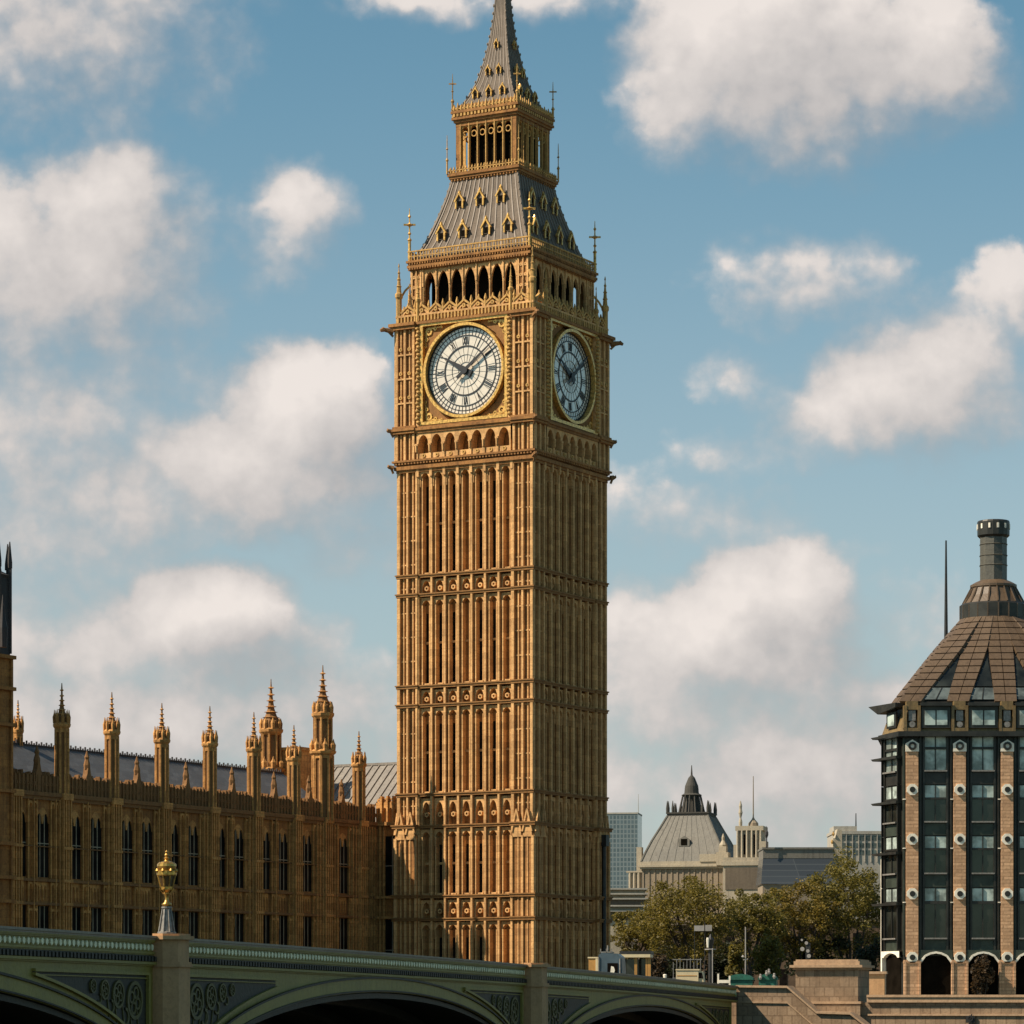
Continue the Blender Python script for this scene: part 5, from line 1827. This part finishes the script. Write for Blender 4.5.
# cream cabinet
o = thing("street_cabinet", "cream timber cabinet on legs beside the blue grey van", "cabinet", at(593.5, Yv), R(-10))
z1 = zat(957, Yv) - 1.62
m = MB(); m.box(-.27, .18, -.2, .25, 1.0, z1 - .08); m.build("body", M['ochre'], o)
m = MB(); m.box(-.32, .30, -.25, .3, z1 - .08, z1); m.box(.16, .30, -.24, .28, 0, z1 - .05); m.build("frame", M['vancream'], o)
for x in (-.22, .06):
    m = MB(); m.box(x, x + .09, -.18, -.09, 0, 1.0); m.build("leg", M['ochre'], o)
# blue grey van seen from behind
o = thing("van", "blue grey high roofed van with white sticker and pale roof rack", "van", at(611, Yv), R(-6))
zt = zat(953, Yv) - 1.62
m = MB(); m.prism([(-.72, .35), (.78, .35), (.80, 1.2), (.70, zt - .25), (.45, zt - .05), (-.5, zt), (-.68, zt - .12), (-.74, 1.3)], -2.2, .9)
bd = m.build("body", M['vanblue'], o)
m = MB(); m.fb(-.15, .48, .88, .93, zt - 1.3, zt - .62); m.build("rear_window", M['slit'], o)
m = MB(); m.prism([(.02, zt - 1.25), (.22, zt - 1.35), (.30, zt - 1.05), (.24, zt - .85), (.08, zt - .8)], .93, .95); m.build("sticker", M['white'], o)
m = MB(); m.tube((-.66, -.92, .5), (-.66, -.92, zt - .25), .05, .05, 5); m.tube((.62, -.92, .5), (.62, -.92, zt - .35), .05, .05, 5); m.fb(-.7, .7, .9, .96, .35, .6); m.build("bumper", M['greymetal'], o)
m = MB(); m.box(-.62, .1, -.8, 1.2, zt + .0, zt + .08)
for x in (-.6, -.25, .05):
    m.box(x, x + .06, -.8, -.7, zt, zt + .25)
m.tube((-.15, -.6, zt), (-.15, -.6, zt + .45), .07, .05, 6)
m.build("roof_rack", M['greymetal'], o)
for x in (-.62, .62):
    for y in (-.5, 1.6):
        m = MB(FM(1)); m.M = Matrix.Translation((x, y, .34)) @ Matrix.Rotation(R(90), 4, 'Y'); m.lathe([(.34, -.1), (.34, .1)], 14); m.build("wheel", M['tyre'], o)
# bus shelter
Ys = 214.0
o = thing("bus_shelter", "bus shelter with ochre posts and sunlit cream roof edge", "shelter", at(637, Ys), R(-8))
zr = zat(957.5, Ys) - 1.62
m = MB(); m.box(-1.12, .95, -.75, 1.2, zr, zr + .20); ro = m.build("roof", M['vancream'], o)
m = MB(); m.box(-1.08, .98, -.6, 1.4, zr + .20, zr + .42); m.build("roof_cover", M['iron'], ro)
for x, w_ in ((-1.0, .06), (-.03, .09), (.68, .06), (.86, .10)):
    m = MB(); m.box(x - w_, x + w_, -.55, -.42, 0, zr); m.build("post", M['ochre'], o)
m = MB(); m.box(-1.05, .9, .9, .96, .2, zr - .1); m.build("back_panel", M['paned'], o)
# pale litter bins seen over the parapet
for px, Y, lab in ((624, 190, "white bollard cap nearest the bus shelter post"), (665, 196, "pale bollard cap below the bare brown shrub")):
    o = thing("bollard", lab, "bollard", at(px, Y, 1.62), 0, "pale bollards along the bridge pavement")
    m = MB(); m.lathe([(.16, 0), (.14, .1), (.10, zat(978, Y) - 1.62), (.11, zat(976, Y) - 1.62), (.12, zat(974.8, Y) - 1.62), (.09, zat(974.2, Y) - 1.62)], 10)
    m.build("post", M['white'], o)
# cream van
Yc = 200.0
o = thing("van", "cream box van with dark cab window and flat roof near the sign post", "van", at(690, Yc), R(-7))
zt = zat(969.5, Yc) - 1.62
m = MB(); m.prism([(-.82, .3), (.55, .3), (.55, zt), (-.82, zt)], -1.2, .6); m.fb(-.84, .62, -1.22, .64, zt - .06, zt + .02); m.build("box_body", M['vancream'], o)
m = MB(); m.prism([(.55, .3), (.92, .3), (.95, .8), (.80, zt - .12), (.55, zt - .1)], -1.1, .5); m.build("cab", M['vancream'], o)
m = MB(); m.prism([(.58, zt - .55), (.86, zt - .55), (.76, zt - .2), (.58, zt - .2)], .49, .53); m.build("cab_window", M['slit'], o)
m = MB(); m.fb(-.76, .45, .6, .615, zt - .42, zt - .36); m.build("side_stripe", M['ochre'], o)
for x in (-.5, .65):
    for y in (-.45, .95):
        m = MB(); m.M = Matrix.Translation((x, y, .3)) @ Matrix.Rotation(R(90), 4, 'X'); m.lathe([(.3, -.1), (.3, .1)], 14); m.build("wheel", M['tyre'], o)
# dark railing and frames behind it
o = thing("scaffold_rail", "dark metal rail frame standing behind the cream van", "rail", at(688, 210), R(-5))
m = MB()
for i in range(9):
    x = -.95 + i * .22
    m.tube((x, 0, 0), (x, 0, zat(962 - (i % 3) * 2, 210) - 1.62), .03, .03, 4)
m.tube((-1, 0, 3.0), (.9, 0, 3.0), .04, .04, 4); m.tube((-1, 0, 1.8), (.9, 0, 1.8), .04, .04, 4)
m.build("frame", M['greymetal'], o)
# big grey sign and the lamp column by it
Yg = 206.0
o = thing("road_sign", "grey rectangular road sign seen from behind on slim post", "road sign", at(704, Yg), R(-6))
m = MB(); m.fb(-.62, .02, -.02, .03, zat(931, Yg) - 1.62, zat(925.5, Yg) - 1.62); m.fb(.08, .5, -.02, .03, zat(931, Yg) - 1.62, zat(925, Yg) - 1.62); m.build("panel", M['signgrey'], o)
m = MB(); m.tube((-.6, .06, 0), (-.6, .06, zat(924, Yg) - 1.62), .025, .025, 5); m.tube((.05, .06, 0), (.05, .06, zat(922, Yg) - 1.62), .03, .03, 5); m.build("post", M['iron'], o)
o = thing("street_lamp", "black street lamp column with lantern head beside the grey road sign", "street lamp", at(710.5, 203), 0)
h_ = zat(938, 203) - 1.62
m = MB(); m.lathe([(.24, 0), (.24, .5), (.16, .7), (.14, h_ - .75), (.1, h_ - .7)], 10); m.build("column", M['iron'], o)
m = MB(); m.lathe([(.36, h_ - .74), (.36, h_ - .68), (.1, h_ - .66)], 10); m.build("bracket", M['signgrey'], o)
m = MB(); m.lathe([(.13, h_ - .66), (.24, h_ - .1), (.12, h_ + .05), (.03, h_ + .25)], 8); m.build("lantern", M['iron'], o)
m = MB(); m.lathe([(.06, h_ - .6), (.09, h_ - .1), (.07, h_ + .02)], 6, (-.18, -.2)); m.build("lamp_glass", M['white'], o)
o = thing("pole", "slim pale pole right of the black street lamp column", "pole", at(712.5, 198), 0)
m = MB(); m.tube((0, 0, 0), (0, 0, zat(948, 198) - 1.62), .035, .03, 6); m.build("shaft", M['signgrey'], o)
# low white barrier
o = thing("barrier", "low white barrier with upright posts at the bridge end", "barrier", at(724, 190), R(-8))
zb = zat(981, 190) - 1.62
m = MB(); m.box(-.36, .36, -.06, .06, zb - .12, zb + .06); m.build("rail", M['white'], o)
for x, t_ in ((-.34, .42), (.33, .3)):
    m = MB(); m.box(x - .05, x + .05, -.05, .05, 0, zb + t_); m.build("post", M['white'], o)
# green canvas stalls
for px, lab, w_, seed in ((741, "green canvas stall with rounded cover and pale pole", .72, 1), (768, "green canvas stall heaped with pale bundles left of the pedestal", .55, 2)):
    Y = 201.0
    o = thing("market_stall", lab, "stall", at(px, Y), R(-8), "green stalls by the bridge end")
    zt = zat(974, Y) - 1.62
    m = MB(); m.box(-w_, w_, -.4, .6, 0, zt - .35); m.build("skirt", M['teal'], o)
    m = MB()
    prf = [(w_ * 1.12 * math.cos(a), zt - .36 + .36 * math.sin(a)) for a in [math.pi * i / 10 for i in range(11)]]
    m.prism(prf, -.7, .5); m.build("cover", M['teal'], o)
    if seed == 2:
        for x, z in ((-.42, -.1), (-.05, .12), (.1, .22), (.42, -.05)):
            m = MB(); m.lathe([(.04, zt + z - .25), (.10, zt + z - .12), (.06, zt + z + .0), (.08, zt + z + .05), (.02, zt + z + .10)], 6, (x, -.62)); m.build("bundle", M['signgrey'], o)
o = thing("pole", "pale pole with small arm rising behind the rounded green stall", "pole", at(745.5, 203), 0)
h_ = zat(927, 203) - 1.62
m = MB(); m.tube((0, 0, 0), (0, 0, h_), .05, .035, 6); m.tube((-.15, 0, zat(960, 203) - 1.62), (.15, 0, zat(959, 203) - 1.62), .03, .03, 5); m.lathe([(.02, 3.0), (.1, 3.08), (.02, 3.2)], 6, (-.16, 0)); m.build("shaft", M['signgrey'], o)
# traffic signal above the pedestal
o = thing("traffic_signal", "traffic signal with pale round backs standing behind the stone pedestal", "traffic light", at(808, 222), R(-8))
m = MB(); m.tube((0, 0, 0), (0, 0, zat(943, 222) - 1.62), .05, .05, 6); m.build("post", M['iron'], o)
m = MB(); m.box(-.16, .16, -.12, .12, zat(959, 222) - 1.62, zat(943, 222) - 1.62); m.build("head", M['iron'], o)
for px, py, r_ in ((802.5, 949, .15), (806.5, 943, .12), (808, 951, .12), (809, 956, .14), (802, 940, .08)):
    m = MB(); m.ring((px - 808) / F * 222, zat(py, 222) - 1.62, 0, r_, .14, .18, 10); m.build("disc", M['signgrey'], o)
# small lit kiosk by the office
o = thing("kiosk", "small stone kiosk with pale flat roof between the pedestal and office", "kiosk", at(874, 212), R(-10))
m = MB(); m.box(-.55, .7, -.4, .8, 0, zat(974, 212) - 1.62); m.build("body", M['granite'], o)
m = MB(); m.box(-.7, .85, -.55, .95, zat(974, 212) - 1.62, zat(971.5, 212) - 1.62); m.build("roof", M['embtrim'], o)
# weathered fitting on the river wall
o = thing("wall_lamp", "dark wrought iron fitting fixed on the river wall coping under the office", "wall fitting", E0 + Vector((math.cos(EANG) * 13.3, math.sin(EANG) * 13.3, 0)) + BDIR * 1.9, EANG)
m = MB(); m.box(-.25, .25, -.08, .0, .7, 1.1); m.tube((-.1, -.1, .4), (.1, -.1, 1.2), .06, .04, 5); m.tube((.2, -.1, .3), (-.05, -.12, 1.0), .05, .04, 5); m.ring(.0, .95, .1, .18, .05, .14, 10); m.build("fitting", M['iron'], o)
